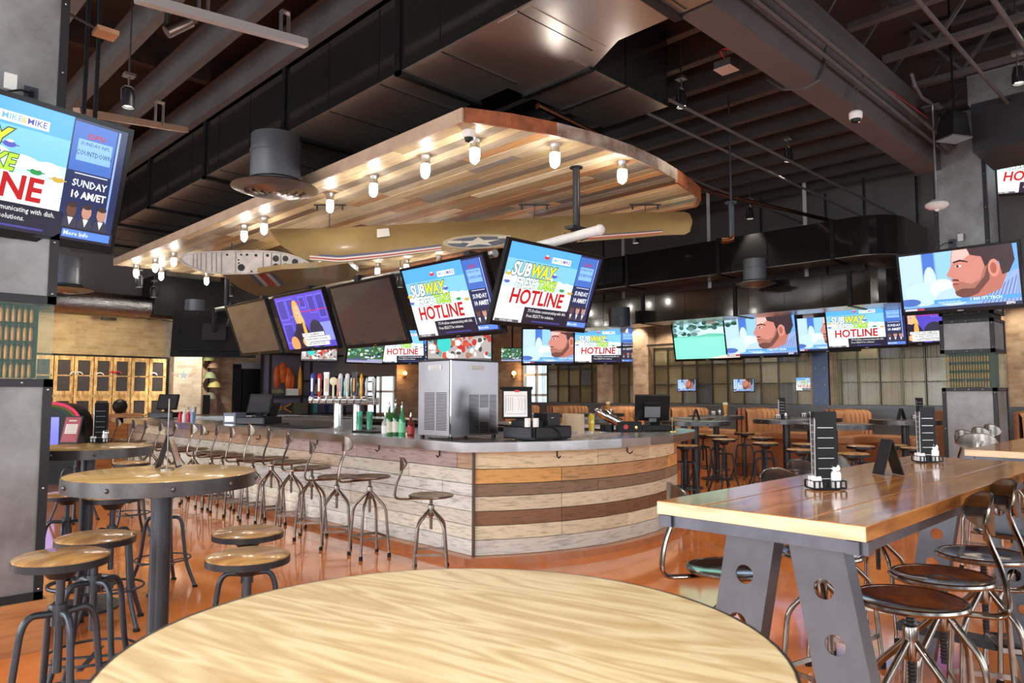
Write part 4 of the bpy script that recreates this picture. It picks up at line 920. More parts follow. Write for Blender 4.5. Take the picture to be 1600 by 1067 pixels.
MB().tube([ps+Vector((0, 0, .05)), (ps.x, ps.y, topz)], .038, 14).lathe([(.07, topz-.012), (.07, topz)], 16, (ps.x, ps.y, 0)).build('drop_pole', M_blackm, t)
for d in (-.06, .08):
    c = ps+(pb-pe).normalized()*d; MB().tube([c+Vector((.0, 0, .07)), c+Vector((.05, -.04, .03)), c+Vector((.055, -.045, -.03)), c+Vector((0, 0, -.06)), c+Vector((-.05, .04, -.02)), c+Vector((-.05, .04, .05))], .008, 6).build('clamp', M_blackm, t)
MB().cb((ps.x, ps.y, .075), (.25, .12, .03)).build('clamp_plate', M_blackm, t)
c = (pb-pe)*.97; MB().cb((c.x, c.y, c.z-.06), (.14, .14, .16)).bar((c.x, c.y, c.z-.1), (c.x, c.y-.05, c.z-.4), .06, .05).build('television_clamp', M_galv, t)
q = at(1142, 316, 8.6); t = thing('drop_pipe', 'dark drop pipe with copper elbow right of the wing tip', 'pipe', (q.x, q.y, q.z)); MB().tube([(0, 0, 5.8-q.z), (0, 0, 0)], .012, 6).tube([(0, 0, 0), (0, 0, -.42)], .035, 12).lathe([(.07, -.01), (.07, 0)], 16).build('tube', M_steelgrey, t)
MB().tube([(0, 0, -.40), (0, 0, -.44), (-.04, .04, -.46), (-.09, .09, -.46)], .038, 12).build('elbow', M_dkcop, t)

# ================================================================== WINGS
prof = [(422, 357, 361), (428, 357, 370), (440, 357, 384), (462, 357, 399), (485, 357, 407), (532, 356, 411), (600, 352, 404), (690, 347, 392), (800, 342.5, 386), (905, 336, 378), (1000, 331.5, 371), (1036, 331, 367.5), (1070, 331, 366.5), (1078, 334, 362), (1081, 342, 352)]
WD = 8.95
def wsec(i, tt):  # tt 0 top .. 1 bottom, front face
    x, a, b = prof[i]; return at(x, a+(b-a)*tt, WD+.22-.36*tt)
c0 = at(750, 370, WD); t = thing('aircraft_wing', 'long olive gold aircraft wing hung above the bar televisions', 'aircraft wing', c0)
vs = []; K = 7
for i, (x, a, b) in enumerate(prof):
    th = .10*min(1, (b-a)/30)
    for k in range(K+1): tt = k/K; p = wsec(i, tt)-VF*(th*math.sin(math.pi*tt)); vs.append(p-c0)
    for k in range(K-1, 0, -1): tt = k/K; p = wsec(i, tt)+VF*(th*.6*math.sin(math.pi*tt)); vs.append(p-c0)
NS = 2*K; fs = []
for i in range(len(prof)-1):
    for k in range(NS): fs.append((i*NS+k, i*NS+(k+1) % NS, (i+1)*NS+(k+1) % NS, (i+1)*NS+k))
fs += [tuple(range(NS))[::-1], tuple(range((len(prof)-1)*NS, len(prof)*NS))]
m = MB(); m.add(vs, fs, True); m.build('skin', M_olive, t)
def wfront(px, tt, off=.004):
    for i in range(len(prof)-1):
        if prof[i][0] <= px <= prof[i+1][0]:
            f = (px-prof[i][0])/(prof[i+1][0]-prof[i][0]); a = prof[i][1]+(prof[i+1][1]-prof[i][1])*f; b = prof[i][2]+(prof[i+1][2]-prof[i][2])*f
            th = .10*min(1, (b-a)/30)
            return at(px, a+(b-a)*tt, WD+.22-.36*tt)-VF*(th*math.sin(math.pi*tt)+off)-c0
def stripe(x0, x1, t0, t1, col, m, n=24):
    v = []
    for k in range(n+1): x = x0+(x1-x0)*k/n; v += [wfront(x, t0), wfront(x, t1)]
    m.col(col).add(v, [(2*k, 2*k+1, 2*k+3, 2*k+2) for k in range(n)])
m = MB()
stripe(485, 690, .86, .90, (.75, .72, .66), m); stripe(485, 690, .90, .94, (.45, .08, .06), m); stripe(485, 690, .94, .97, (.75, .72, .66), m); stripe(500, 690, .80, .86, (.12, .12, .2), m)
m.build('painted_stripes', M_vc, t); m = MB()
stripe(880, 1034, .80, .84, (.08, .08, .14), m); stripe(880, 1034, .84, .88, (.75, .6, .5), m); stripe(880, 1034, .88, .93, (.5, .1, .06), m)
m.build('painted_stripes', M_vc, t)
m = MB(); m.col((.10, .13, .22))
def ell(cx, ct, rx, rt, col, off, n=26): m.col(col).poly([wfront(cx+rx*math.cos(a), ct+rt*math.sin(a), off) for a in [2*math.pi*i/n for i in range(n)]][::-1])
ell(748, .76, 56, .23, (.50, .43, .30), .006); ell(748, .78, 48, .17, (.12, .13, .17), .010)
star = []
for i in range(10): rr = 1 if i % 2 == 0 else .42; a = math.pi/2+i*math.pi/5; star.append(wfront(748+36*rr*math.cos(a),   .79-.16*rr*math.sin(a), .014))
m.col((.66, .61, .50)).poly(star); m.col((.66, .61, .50)).poly([wfront(700, .78, .013), wfront(722, .8, .013), wfront(722, .72, .013), wfront(702, .70, .013)])
m.col((.66, .61, .50)).poly([wfront(778, .70, .013), wfront(800, .72, .013), wfront(797, .62, .013), wfront(778, .63, .013)])
m.build('star_roundel', M_vc, t)
m = MB(); v = [wfront(590, .12, .01), wfront(608, .11, .01), wfront(612, .38, .03), wfront(592, .40, .03)]; m.add(v+[a+VF*.004 for a in v], [(0, 1, 2, 3), (7, 6, 5, 4), (0, 4, 5, 1), (1, 5, 6, 2), (2, 6, 7, 3), (3, 7, 4, 0)]); m.build('white_card', M_paper, t)
for (px, nm) in ((515, 0), (835, 1), (1008, 2)):
    a = wfront(px, .02)+Vector(c0); bz = PZ if px < 1000 else PZ
    t2 = thing('hanging_chain', ['chain holding the left end of the long wing', 'chain holding the middle of the long wing', 'chain holding the right end of the long wing'][nm], 'chain', (a.x, a.y, bz))
    n = int((bz-a.z)/.03); mm = MB()
    for k in range(n): z = -(k+.5)*.03; mm.tube([(.008*math.cos(g)*(k % 2), .008*math.cos(g)*(1-k % 2), z+.018*math.sin(g)) for g in [i*math.pi/4 for i in range(8)]], .003, 4, True)
    mm.build('links', M_blackm, t2); MB().box(-.2, .2, -.01, .01, -.015, -.001).cb((-.16, 0, -.04), (.02, .02, .06)).cb((.16, 0, -.04), (.02, .02, .06)).build('hanger_plate', M_blackm, t2, rot=(0, 0, R(-45)))
# second wing with open rib end
rib = [(281, 404), (287, 399), (300, 396), (322, 394), (360, 392.5), (400, 392), (430, 393.5), (450, 397), (472, 404), (495, 417), (470, 418), (437, 421), (400, 427), (350, 428), (317, 424), (295, 416), (284, 409)]
RD = 11.2; c1 = at(390, 410, RD); t = thing('aircraft_wing', 'shorter aircraft wing with open pale rib full of holes, left of the long wing', 'aircraft wing', c1)
m = MB(); n = len(rib); F = [at(x, y, RD)-c1 for x, y in rib]; Bk = [a+VF*.05 for a in F]
m.add(F+Bk, [tuple(range(n))[::-1], tuple(range(n, 2*n))]+[(i, (i+1) % n, n+(i+1) % n, n+i) for i in range(n)]); m.build('end_rib', mat('pale primer metal', (.58, .54, .50), .5, var=.3, vscale=6), t)
fl = MB(); fl.tube([p-VF*.012 for p in F], .014, 6, True); fl.build('rib_flange', mat('pale primer metal'), t)
m = MB()
for x, y, r in ((377, 418, 5.5), (386, 398, 2), (400, 399, 2.2), (377, 398, 1.6), (431, 404, 5), (446, 404, 4.6), (431, 416.5, 5), (446, 416, 4.6), (461, 409, 4.8), (476, 413.5, 3.5), (418, 399, 2.4), (355, 398, 1.8), (373, 411, 1.3), (373, 406, 1.3), (455, 418, 1.2), (462, 419, 1.2), (393, 424, 1.5)):
    q = at(x, y, RD)-c1-VF*.002; rr = r*RD/FP; Mx = Matrix.Translation(q) @ VF.to_track_quat('Z', 'Y').to_matrix().to_4x4(); MB().lathe([(rr, -.004), (rr, .03)], 16, M=Mx).build('lightening_hole', M_black, t)
m = MB()
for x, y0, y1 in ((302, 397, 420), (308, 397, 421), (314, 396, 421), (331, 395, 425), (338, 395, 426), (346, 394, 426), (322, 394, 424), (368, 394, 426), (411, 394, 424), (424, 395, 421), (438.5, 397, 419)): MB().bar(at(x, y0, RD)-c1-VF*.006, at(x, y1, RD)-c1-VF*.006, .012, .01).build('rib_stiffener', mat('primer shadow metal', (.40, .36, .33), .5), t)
sk = [(345, 427), (400, 427), (440, 421), (495, 418), (543, 411), (560, 425), (545, 440), (480, 449), (445, 456), (425, 462), (400, 462), (370, 448)]
def zz(x, y): return zt(x, y, 3.3)-c1
pz = [zz(x, y) for x, y in sk]; n = len(pz); m = MB(); m.add(pz+[p+Vector((0, 0, .08)) for p in pz], [tuple(range(n)), tuple(range(n, 2*n))[::-1]]+[(i, n+i, n+(i+1) % n, (i+1) % n) for i in range(n)]); m.build('skin', M_olive, t)
m = MB()
for k, c in enumerate([(.10, .13, .25), (.6, .58, .52), (.45, .07, .05), (.45, .07, .05), (.6, .58, .52), (.10, .13, .25)]):
    a = 388+k*6.5; m.col(c).poly([zz(a, 427.5)-Vector((0, 0, .004)), zz(a+6.5, 427)-Vector((0, 0, .004)), zz(a+26, 446)-Vector((0, 0, .004)), zz(a+19, 447)-Vector((0, 0, .004))])
m.build('painted_stripes', M_vc, t)
for px, py in ((362, 391), (505, 405)):
    a = at(px, py, RD+.3); t2 = thing('hanging_chain', 'short chain holding the %s of the shorter wing' % ('pale rib' if px < 400 else 'right side'), 'chain', (a.x, a.y, PZ)); MB().tube([(0, 0, 0), (0, 0, a.z-PZ)], .008, 5).build('links', M_blackm, t2)

# ================================================================== COLUMNS
def column(x0, y0, w, label, base_wood=False):
    t = thing('column', label, 'column', (x0, y0, 0))
    MB().box(.06, w-.06, .06, w-.06, 0, 1.5).box(.06, w-.06, .06, w-.06, 1.95, 5.04).build('core', M_black, t)
    def frame(z0, z1):
        m = MB(); e = .045
        for a in (0, w-e):
            for b in (0, w-e): m.box(a, a+e, b, b+e, z0, z1)
        for z in (z0, z1-e):
            m.box(0, w, 0, e, z, z+e).box(0, w, w-e, w, z, z+e).box(0, e, 0, w, z, z+e).box(w-e, w, 0, w, z, z+e)
        m.build('steel_frame', M_blackm, t)
        r = MB(); n = max(2, int((z1-z0)/.35))
        for k in range(n):
            z = z0+.06+(z1-z0-.12)*k/(n-1)
            for u in (.022, w-.022): r.sph((u, -.001, z), .006, 1, .5, 1, 8, 5).sph((-.001, u, z), .006, .5, 1, 1, 8, 5)
        for k in range(1, 4): r.sph((w*k/4, -.001, z1-.022), .006, 1, .5, 1, 8, 5).sph((-.001, w*k/4, z1-.022), .006, .5, 1, 1, 8, 5).sph((-.001, w*k/4, z0+.022), .006, .5, 1, 1, 8, 5)
        r.build('rivets', M_galv, t)
        g = .012
        MB().box(.045, w-.045, g, .05, z0+.045, z1-.045).build('face_panel', M_colp, t); MB().box(g, .05, .045, w-.045, z0+.045, z1-.045).build('face_panel', M_colp, t)
        MB().box(w-.05, w-g, .045, w-.045, z0+.045, z1-.045).build('face_panel', M_colp, t)
    frame(.28 if base_wood else .04, 1.51); frame(1.94, 2.36); frame(2.42, 5.04)
    if base_wood: MB().box(-.02, w+.02, -.02, w+.02, 0, .28).build('baseboard', W_base, t)
    MB().box(.03, w-.03, .03, w-.03, 2.36, 2.42).build('joint', M_black, t)
    # display case with cartridges
    m = MB().box(.008, w-.008, .008, .014, 1.51, 1.94).box(.008, .014, .014, w-.008, 1.51, 1.94).box(w-.014, w-.008, .014, w-.008, 1.51, 1.94); m.build('display_glass', M_glasst, t)
    MB().box(w*.5, w*.55, .2, w-.1, 1.51, 1.94).box(.1, w*.5, w*.5, w*.55, 1.51, 1.94).build('display_back', mat('teal display back', (.04, .10, .09), .4), t)
    cm = None; n = 16
    MB().box(.07, w-.07, .075, .08, 1.515, 1.935).box(.075, .08, .08, w-.07, 1.515, 1.935).build('dark_backing', M_black, t)
    face = 0 if x0 < 5 else 1
    for r_ in range(4):
        for k in range(n):
            u = .05+(w-.16)*k/(n-1) if face == 0 else w-.05-(w-.14)*k/(n-1)
            if cm is None:
                cm = MB().lathe([(.009, 0), (.0105, .004), (.0105, .062), (.007, .07), (.007, .074)], 8).build('cartridge', M_cart, t); o = cm
                kk = MB().lathe([(.0068, .074), (.006, .088), (.001, .10)], 8).build('bullet_tip', M_dkcop, o)
            else:
                o = cm.copy(); COL.objects.link(o); o.parent = t; q_ = kk.copy(); COL.objects.link(q_); q_.parent = o
            o.location = (u, .05, 1.515+r_*.105) if face == 0 else (.05, u, 1.515+r_*.105)
    return t
column(.44, 4.8, .59, 'zinc panelled column at the left edge with cartridge display and wooden base', True)
column(10.3, 2.14, .59, 'zinc panelled column at the right with cartridge display behind the long tables')
for (p, lb) in ((at(50, 153, 4.1), 'left column'), (aX(1487, 381, 10.27), 'right column')):
    lf = 'left' in lb
    if lf: p = aY(48, 152, 4.78)
    t = thing('wall_outlet', 'power socket with plugged cable above the television on the %s' % lb, 'socket', p, 0 if lf else R(-90)); MB().box(-.035, .035, -.006, .0, -.06, .06).build('plate', M_steelgrey, t)
    MB().box(-.012, .012, -.03, -.006, .0, .03).tube([(0, -.03, .015), (-.06, -.05, .01), (-.14, -.06, -.03)], .006, 6).build('plug', M_black, t)
    p2 = aY(16, 128, 4.78) if lf else aX(1501, 371, 10.27)
    tag(MB().box(-.03, .03, -.012, 0, -.045, .045).build('data_socket', M_white, loc=p2, rot=(0, 0, 0 if lf else R(-90))), 'small white data box above the television on the %s' % lb, 'socket')

# ================================================================== ROUND TABLES
def pub_table(topm):
    def mk():
        t = thing('round_table', '', 'table'); r = .455
        MB().lathe([(.001, 1.072), (r-.012, 1.072), (r-.004, 1.069), (r-.004, 1.03), (.001, 1.03)], 64, caps=False).build('tabletop', topm, t)
        b = MB().lathe([(r-.004, 1.07), (r, 1.07), (r, 1.01), (r-.004, 1.01)], 64, caps=False); b.build('rim_band', M_edge, t)
        rv = MB()
        for k in range(10): a = 2*math.pi*(k+.3)/10; rv.sph((r*math.cos(a), r*math.sin(a), 1.04), .011, n=10, m=6)
        rv.build('rivets', M_edge, t)
        MB().lathe([(.05, .03), (.05, 1.0), (.12, 1.0), (.12, 1.03)], 24).build('pole', M_steelgrey, t)
        MB().lathe([(.001, 0), (.27, 0), (.27, .012), (.08, .03), (.05, .05)], 36, caps=False).build('base', M_blackm, t)
        return t
    return mk
zt1 = Vector((.67, .80, 0))
inst('tab_ash', pub_table(W_ash), 'large pale wood round table top filling the foreground', zt1)
inst('tab_oak', pub_table(W_oak), 'round high table with honey top and riveted steel rim, left of the bar stools', at(259, 617, 3.28).xy.to_3d(), R(30))
o = PROTO['tab_oak']; o.scale = (.87, .87, 1); r = MB().torus((0, 0, .16), .235, .014, 36, 8)
for k in range(3): a = 2*math.pi*k/3+.5; r.tube([(.05*math.cos(a), .05*math.sin(a), .16), (.235*math.cos(a), .235*math.sin(a), .16)], .01, 6)
r.build('foot_ring', M_steelgrey, o)
o = inst('tab_oak', None, 'round high table with menus behind the nearest left table', (1.42, 5.55, 0), R(70))
inst('tab_oak', None, 'round high table partly behind the left column, farthest on the left', (1.25, 8.2, 0), R(10))
for px, D, lb in ((1227, 10.5, 'round high table before the tan booths, second from the right column'), (1300, 8.85, 'round high table just behind the tall menu on the long table'), (1085, 9.9, 'round high table right behind the right bar till'), (1118, 12.4, 'small round table at the booths holding a beer glass'), (1265, 11.2, 'round high table deepest before the middle booth'), (1412, 10.2, 'round high table left of the right column'), (1068, 11.2, 'round high table beyond the right till, by the booth end'), (925, 11.0, 'round high table behind the tan paper roll'), (938, 14.0, 'round high table deep behind the bar caddy'), (850, 13.5, 'round high table mostly behind the seating chart till')):
    p = at(px, 617, D); inst('tab_dk', pub_table(M_dkwood), lb, (p.x, p.y, 0), R(px), group=None)

# ================================================================== WOOD STOOLS
def wood_stool(dark=False):
    def mk():
        t = thing('wood_stool', '', 'stool'); r = .168
        MB().lathe([(.001, .792), (r-.02, .79), (r, .782), (r, .768), (.001, .765)], 36, caps=False).build('seat', W_seat, t)
        MB().lathe([(r+.002, .776), (r+.002, .748), (.08, .745), (.045, .70), (.001, .70)], 36, caps=False).build('seat_pan', M_blackm, t)
        MB().cyl((0, 0, 0), .016, .34, .72, 12).build('spindle', M_steelgrey, t)
        MB().cyl((0, 0, 0), .03, .52, .60, 14).build('hub', M_steelgrey, t)
        lm = None
        for k in range(4):
            if lm is None:
                pts = fillet([(.02, 0, .565), (.125, 0, .575), (.165, 0, .20), (.235, 0, .012)], .09, 6)
                lm = MB().tube(pts, .0135, 10).build('leg', M_steelgrey, t); f = MB().lathe([(.02, 0), (.02, .012), (.012, .02)], 10, (.236, 0, 0)).build('foot_cap', M_black, lm); o = lm
            else:
                o = lm.copy(); COL.objects.link(o); o.parent = t; g = f.copy(); COL.objects.link(g); g.parent = o
            o.rotation_euler = (0, 0, R(45+90*k))
        MB().torus((0, 0, .235), .19, .007, 36, 6).build('foot_ring', M_steelgrey, t)
        MB().box(-.165, .165, -.012, .012, .205, .211).box(-.012, .012, -.165, .165, .211, .217).build('cross_brace', M_steelgrey, t)
        return t
    return mk
def place_wood(px, py, D, label, grp=None, rz=None):
    p = at(px, py, D); o = inst('wst', wood_stool(), label, (p.x, p.y, 0), R(px*7 % 90) if rz is None else R(rz), group=grp)
    s = p.z/.785; o.scale = (1, 1, s); return o
for px, py, D, lb in ((97, 867, 2.85, 'wood topped round stool nearest the left edge, in front of the column'), (150, 837, 3.4, 'wood topped round stool behind the leftmost one'), (388, 866, 3.04, 'wood topped round stool nearer of the two beside the foreground table'), (388, 829, 3.60, 'wood topped round stool farther of the two beside the foreground table'),
    (177, 773, 4.5, 'wood topped stool tucked under the near left round table'), (106, 771, 5.2, 'wood topped stool just right of the left column'), (258, 767, 5.4, 'wood topped stool half hidden behind the table pole'), (120, 700, 8.2, 'wood topped stool under the second left table'), (205, 722, 7.4, 'wood topped stool behind the second left table')):
    place_wood(px, py, D, lb)
for k, (px, py, D) in enumerate([(1070, 691, 9.3), (1131, 687, 10.6), (1192, 684, 11.0), (1252, 702, 8.6), (1258, 692, 9.6), (1345, 698, 9.2), (1333, 711, 8.0), (1163, 676, 12.4), (1120, 682, 11.6), (1196, 690, 9.8), (1288, 690, 9.9), (1395, 693, 9.4), (1430, 700, 8.9), (1098, 676, 12.0), (930, 668, 12.5), (905, 671, 11.9)]):
    lbl = ['wooden stool beside the right end of the bar counter', 'wooden stool second from the bar end, light on its seat', 'wooden stool in front of the pole of the second booth table', 'wooden stool brightly lit left of the tall menu', 'wooden stool directly behind the one left of the tall menu', 'wooden stool between tall menu and folded table card', 'dark low stool behind the long table left of its folded card', 'wooden stool deep by the booth partition', 'wooden stool behind the second bar end stool', 'wooden stool touching the booth table pole on its left', 'wooden stool hidden mostly by the tall menu', 'wooden stool under the table left of the right column', 'wooden stool nearest the right column', 'wooden stool far behind the bar end by the booths', 'wooden stool behind the counter tray, right one', 'wooden stool behind the counter tray, left one'][k]
    p = at(px, py, D); o = place_wood(px, 617+(CAMZ-.775)*FP/D, D, lbl, 'wood stools before the booths', rz=px*3 % 90)

# ================================================================== VINTAGE METAL STOOLS WITH BACKS
def metal_stool(key, tube_m, seat_m, W_=.155):
    def mk():
        t = thing('metal_stool', '', 'stool'); r = .178
        MB().lathe([(.001, .694), (.1, .690), (r-.02, .700), (r-.006, .70)], 36, caps=False).build('seat', seat_m, t)
        MB().torus((0, 0, .693), r-.004, .011, 40, 8).lathe([(r-.004, .684), (.05, .678), (.001, .678)], 32, caps=False).build('seat_rim', tube_m, t)
        sp = MB().cyl((0, 0, 0), .012, .38, .68, 12)
        for k in range(22): sp.torus((0, 0, .40+k*.0125), .0125, .0025, 12, 4)
        sp.build('screw_spindle', M_blackm if key == 'n' else tube_m, t)
        MB().lathe([(.022, .50), (.026, .51), (.026, .60), (.022, .61)], 16).build('hub', tube_m, t)
        lm = None
        for k in range(4):
            if lm is None:
                pts = fillet([(.018, 0, .56), (.15, 0, .43), (.185, 0, .06)], .05, 5)+[Vector((.18, 0, .035)), Vector((.19, 0, .0))]
                lm = MB().tube(pts, .0125, 10).build('leg', tube_m, t); f = MB().lathe([(.017, 0), (.017, .03), (.012, .035)], 10, (.188, 0, 0)).build('foot_cap', M_black, lm); o = lm
            else:
                o = lm.copy(); COL.objects.link(o); o.parent = t; g = f.copy(); COL.objects.link(g); g.parent = o
            o.rotation_euler = (0, 0, R(45+90*k))
        a = .182*math.sqrt(.5); st = MB()
        for p, q_ in (((a, a), (-a, a)), ((-a, a), (-a, -a)), ((-a, -a), (a, -a)), ((a, -a), (a, a))): st.bar((*p, .17), (*q_, .17), .006, .022)
        st.build('stretcher', tube_m, t)
        pts = fillet([(0, .02, .668), (0, .30, .662), (0, .285, .80), (0, .235, .93), (0, .245, .99)], .055, 5)
        b = MB()
        P = pts
        for i in range(len(P)-1): pass
        b.tube(pts, .010, 8, sy=2.2).build('back_support', tube_m, t)
        # curved back plate
        n, mm_ = 16, 8; vs = []; fs = []
        for j in range(mm_+1):
            for i in range(n+1):
                u = -1+2*i/n; v = -1+2*j/mm_; x_ = u*W_; hgt = .062*(1-abs(u)**3)**.6 if abs(u) < 1 else 0
                vs.append((x_, .252-.05*(u*u), .985+v*hgt+.012*(1-u*u)))
        for j in range(mm_):
            for i in range(n): a_ = j*(n+1)+i; fs.append((a_, a_+1, a_+n+2, a_+n+1))
        nb = len(vs); vs2 = [(x_, y_+.006, z_) for x_, y_, z_ in vs]; fs2 = [tuple(nb+q for q in f_[::-1]) for f_ in fs]
        b = MB(); b.add(vs+vs2, fs+fs2, True)
        edge = [(vs[i]) for i in range(mm_*(n+1), (mm_+1)*(n+1))]+[vs[i] for i in range(n, -1, -1)]
        b.tube([(x_, y_+.003, z_) for x_, y_, z_ in edge[:n+1]], .0045, 6).tube([(x_, y_+.003, z_) for x_, y_, z_ in edge[n+1:]], .0045, 6)
        b.build('backrest', tube_m, t)
        MB().cb((0, .247, .985), (.07, .014, .03)).build('back_bracket', tube_m, t)
        return t
    return mk
# along the straight left side of the bar
bs = [(675, 5.98, .605, 50, 'metal bar stool nearest the bar corner, its back turned sideways'), (580, 6.50, .70, 80, 'metal bar stool second from the corner, low oval back towards us'), (529, 6.90, .655, 58, 'metal bar stool third from the bar corner'), (490, 7.3, .70, 50, 'metal bar stool fourth from the bar corner'), (458, 7.7, .72, 52, 'metal bar stool fifth from the bar corner'), (427, 8.1, .73, 110, 'metal bar stool sixth from the bar corner'),
      (398, 8.7, .70, 105, 'metal bar stool seventh from the bar corner'), (374, 9.2, .71, 100, 'metal bar stool eighth from the bar corner'), (350, 9.8, .70, 110, 'metal bar stool ninth from the bar corner'), (333, 10.3, .70, 120, 'metal bar stool tenth from the bar corner'), (305, 11.0, .71, 100, 'metal bar stool eleventh from the bar corner'), (282, 11.6, .70, 110, 'metal bar stool twelfth, behind the folded card on the round table'), (258, 12.2, .70, 100, 'metal bar stool thirteenth from the bar corner'), (238, 12.8, .70, 115, 'metal bar stool fourteenth from the bar corner'), (212, 13.4, .70, 100, 'metal bar stool second from the far end of the bar'), (193, 13.9, .70, 110, 'metal bar stool at the far end of the bar')]
for px, D, z, rz, lb in bs:
    p = at(px, 617, D); p = aX(px, 617, 3.76) if p.x > 3.76 else p; o = inst('mbs', metal_stool('b', M_bronze, M_seatbr, .105), lb, (p.x, p.y, 0), R(rz if rz < 90 else rz-35), group='metal stools along the bar'); o.scale = (1, 1, z/.70)
# polished stools around the long table
ns = [(1408, 2.55, .72, 206, 'polished stool nearest, black seat right of the perforated table leg'), (1458, 2.85, .725, 208, 'polished stool second along the right side of the long table'), (1524, 3.2, .73, 205, 'polished stool third along the right side of the long table'), (1577, 3.7, .735, 206, 'polished stool fourth along the right side, seat cut by the picture edge')]
for px, D, z, rz, lb in ns:
    p = at(px, 617, D); o = inst('mns', metal_stool('n', M_nickel, M_seatdk), lb, (p.x, p.y, 0), R(rz)); o.scale = (1, 1, z/.70)
fs_ = [((2.86, 1.59), 50, .69, 'polished stool left of the long table, its back bracket curving towards the bar'), ((3.38, 1.42), -12, .70, 'polished stool on the far side of the long table, wide oval back showing'), ((3.98, 1.56), -5, .70, 'polished stool on the far side of the long table, behind the first tall menu'), ((4.68, 1.62), 0, .69, 'polished stool on the far side of the long table near its end')]
for (x, y), rz, z, lb in fs_:
    o = inst('mns', None, lb, (x, y, 0), R(rz)); o.scale = (1, 1, z/.70)
for k, (px, py, lb) in enumerate([(1502, 693, 'polished stool back leftmost at the far right table'), (1522, 688, 'polished stool back second at the far right table'), (1546, 684, 'polished stool back third at the far right table'), (1563, 681, 'polished stool back fourth at the far right table')]):
    D = [6.1, 6.7, 7.3, 8.0][k]; p = at(px, 650, D); o = inst('mns', None, lb, (p.x, p.y-.1, 0), R(-20 if k else -80))

# ================================================================== LONG TABLES
def holed_plate(w0, h, n, th, rr, z_first, dz):
    # plate in local XZ, width w0, height h, holes down its middle; returns MB
    m = MB(); zs = []; 
    for k in range(n): zs.append(z_first-dz*k)
    half = dz/2; N = 24
    def cell(zc, y, flip):
        sq = []; ci = []
        for i in range(N):
            a = 2*math.pi*(i+.5)/N; c, s_ = math.cos(a), math.sin(a)
            ci.append((rr*c, y, zc+rr*s_)); k = 1/max(abs(c)/(w0/2), abs(s_)/half); sq.append((c*k, y, zc+s_*k))
        f = [(i, (i+1) % N, N+(i+1) % N, N+i) for i in range(N)]
        if flip: f = [q[::-1] for q in f]
        m.add(ci+sq, f)
        # corner fillers
        for sx in (-1, 1):
            for sz in (-1, 1):
                c1 = (sx*w0/2, y, zc+sz*half); near = [p for p in sq if (p[0]*sx > 0 and (p[2]-zc)*sz > 0)]
                near = sorted(near, key=lambda p: abs(p[0]))
                a1 = [p for p in near if abs(abs(p[2]-zc)-half) < 1e-6]; a2 = [p for p in near if abs(abs(p[0])-w0/2) < 1e-6]
                if a1 and a2: m.poly([a1[-1], c1, sorted(a2, key=lambda p: -abs(p[2]-zc))[0]])
    for y, fl in ((0, False), (th, True)):
        for zc in zs: cell(zc, y, fl)
    for zc in zs:
        v = []
        for i in range(N): a = 2*math.pi*(i+.5)/N; v += [(rr*math.cos(a), 0, zc+rr*math.sin(a)), (rr*math.cos(a), th, zc+rr*math.sin(a))]
        m.add(v, [(2*i, 2*i+1, 2*((i+1) % N)+1, 2*((i+1) % N)) for i in range(N)], True)
    m.box(-w0/2, w0/2, 0, th, z_first+half, h); m.box(-w0/2, w0/2, 0, th, 0, zs[-1]-half)
    m.box(-w0/2-.003, -w0/2, -.0, .07, 0, h).box(w0/2, w0/2+.003, 0, .07, 0, h)
    return m
M_legpl = mat('brushed mill steel', (.15, .165, .19), .36, metal=.8, var=.3, vscale=3, rvar=.1)
def long_table(x0, y0, L, Wd, label):
    t = thing('long_table', label, 'table', (x0, y0, 0)); n = 4; pw = Wd/n
    for k in range(n):
        MB().box(.004, L, k*pw+.0015, (k+1)*pw-.0015, 1.022, 1.066).build('plank', W_long, t, bevel=.003)
    MB().box(0, .005, .002, Wd-.002, 1.024, 1.064).build('end_grain_strip', W_pine, t)
    MB().box(.0, L, .02, .055, .985, 1.021).box(0, L, Wd-.055, Wd-.02, .985, 1.021).box(0.012, .05, .0, Wd, .985, 1.021).box(L-.05, L-.012, .0, Wd, .985, 1.021).box(L/2-.02, L/2+.02, 0, Wd, .985, 1.021).build('steel_frame', mat('bare steel frame', (.15, .165, .20), .36, metal=.8, var=.3), t)
    for xe, tt in ((.13, 0), (L-.35, 0)):
        for s_ in (-1, 1):
            # leg leans outwards to the floor
            top = Wd/2-.035+s_*.10; bot = Wd/2-.035+s_*.28
            H = .985; tl = math.atan2((bot-top), H); Lh = H/math.cos(tl)-.012
            o = holed_plate(.155, Lh, 6, .006, .030, Lh-.135, .158).build('perforated_leg', M_legpl, t, loc=(xe, bot, .004))
            o.rotation_euler = Euler((0, -tl*1, R(-90)), 'XYZ')
            o.rotation_euler = (Matrix.Rotation(tl, 4, 'X') @ Matrix.Rotation(R(-90), 4, 'Z')).to_euler()
        MB().box(xe-.01, xe+.09, Wd/2-.33, Wd/2+.33, .15, .19).build('foot_rail', M_blackm, t)
    return t
long_table(2.07, .745, 2.6, .67, 'long varnished plank table on perforated steel legs, near right')
long_table(5.45, .35, 2.62, .98, 'second long plank table at the right edge, beyond the near one')

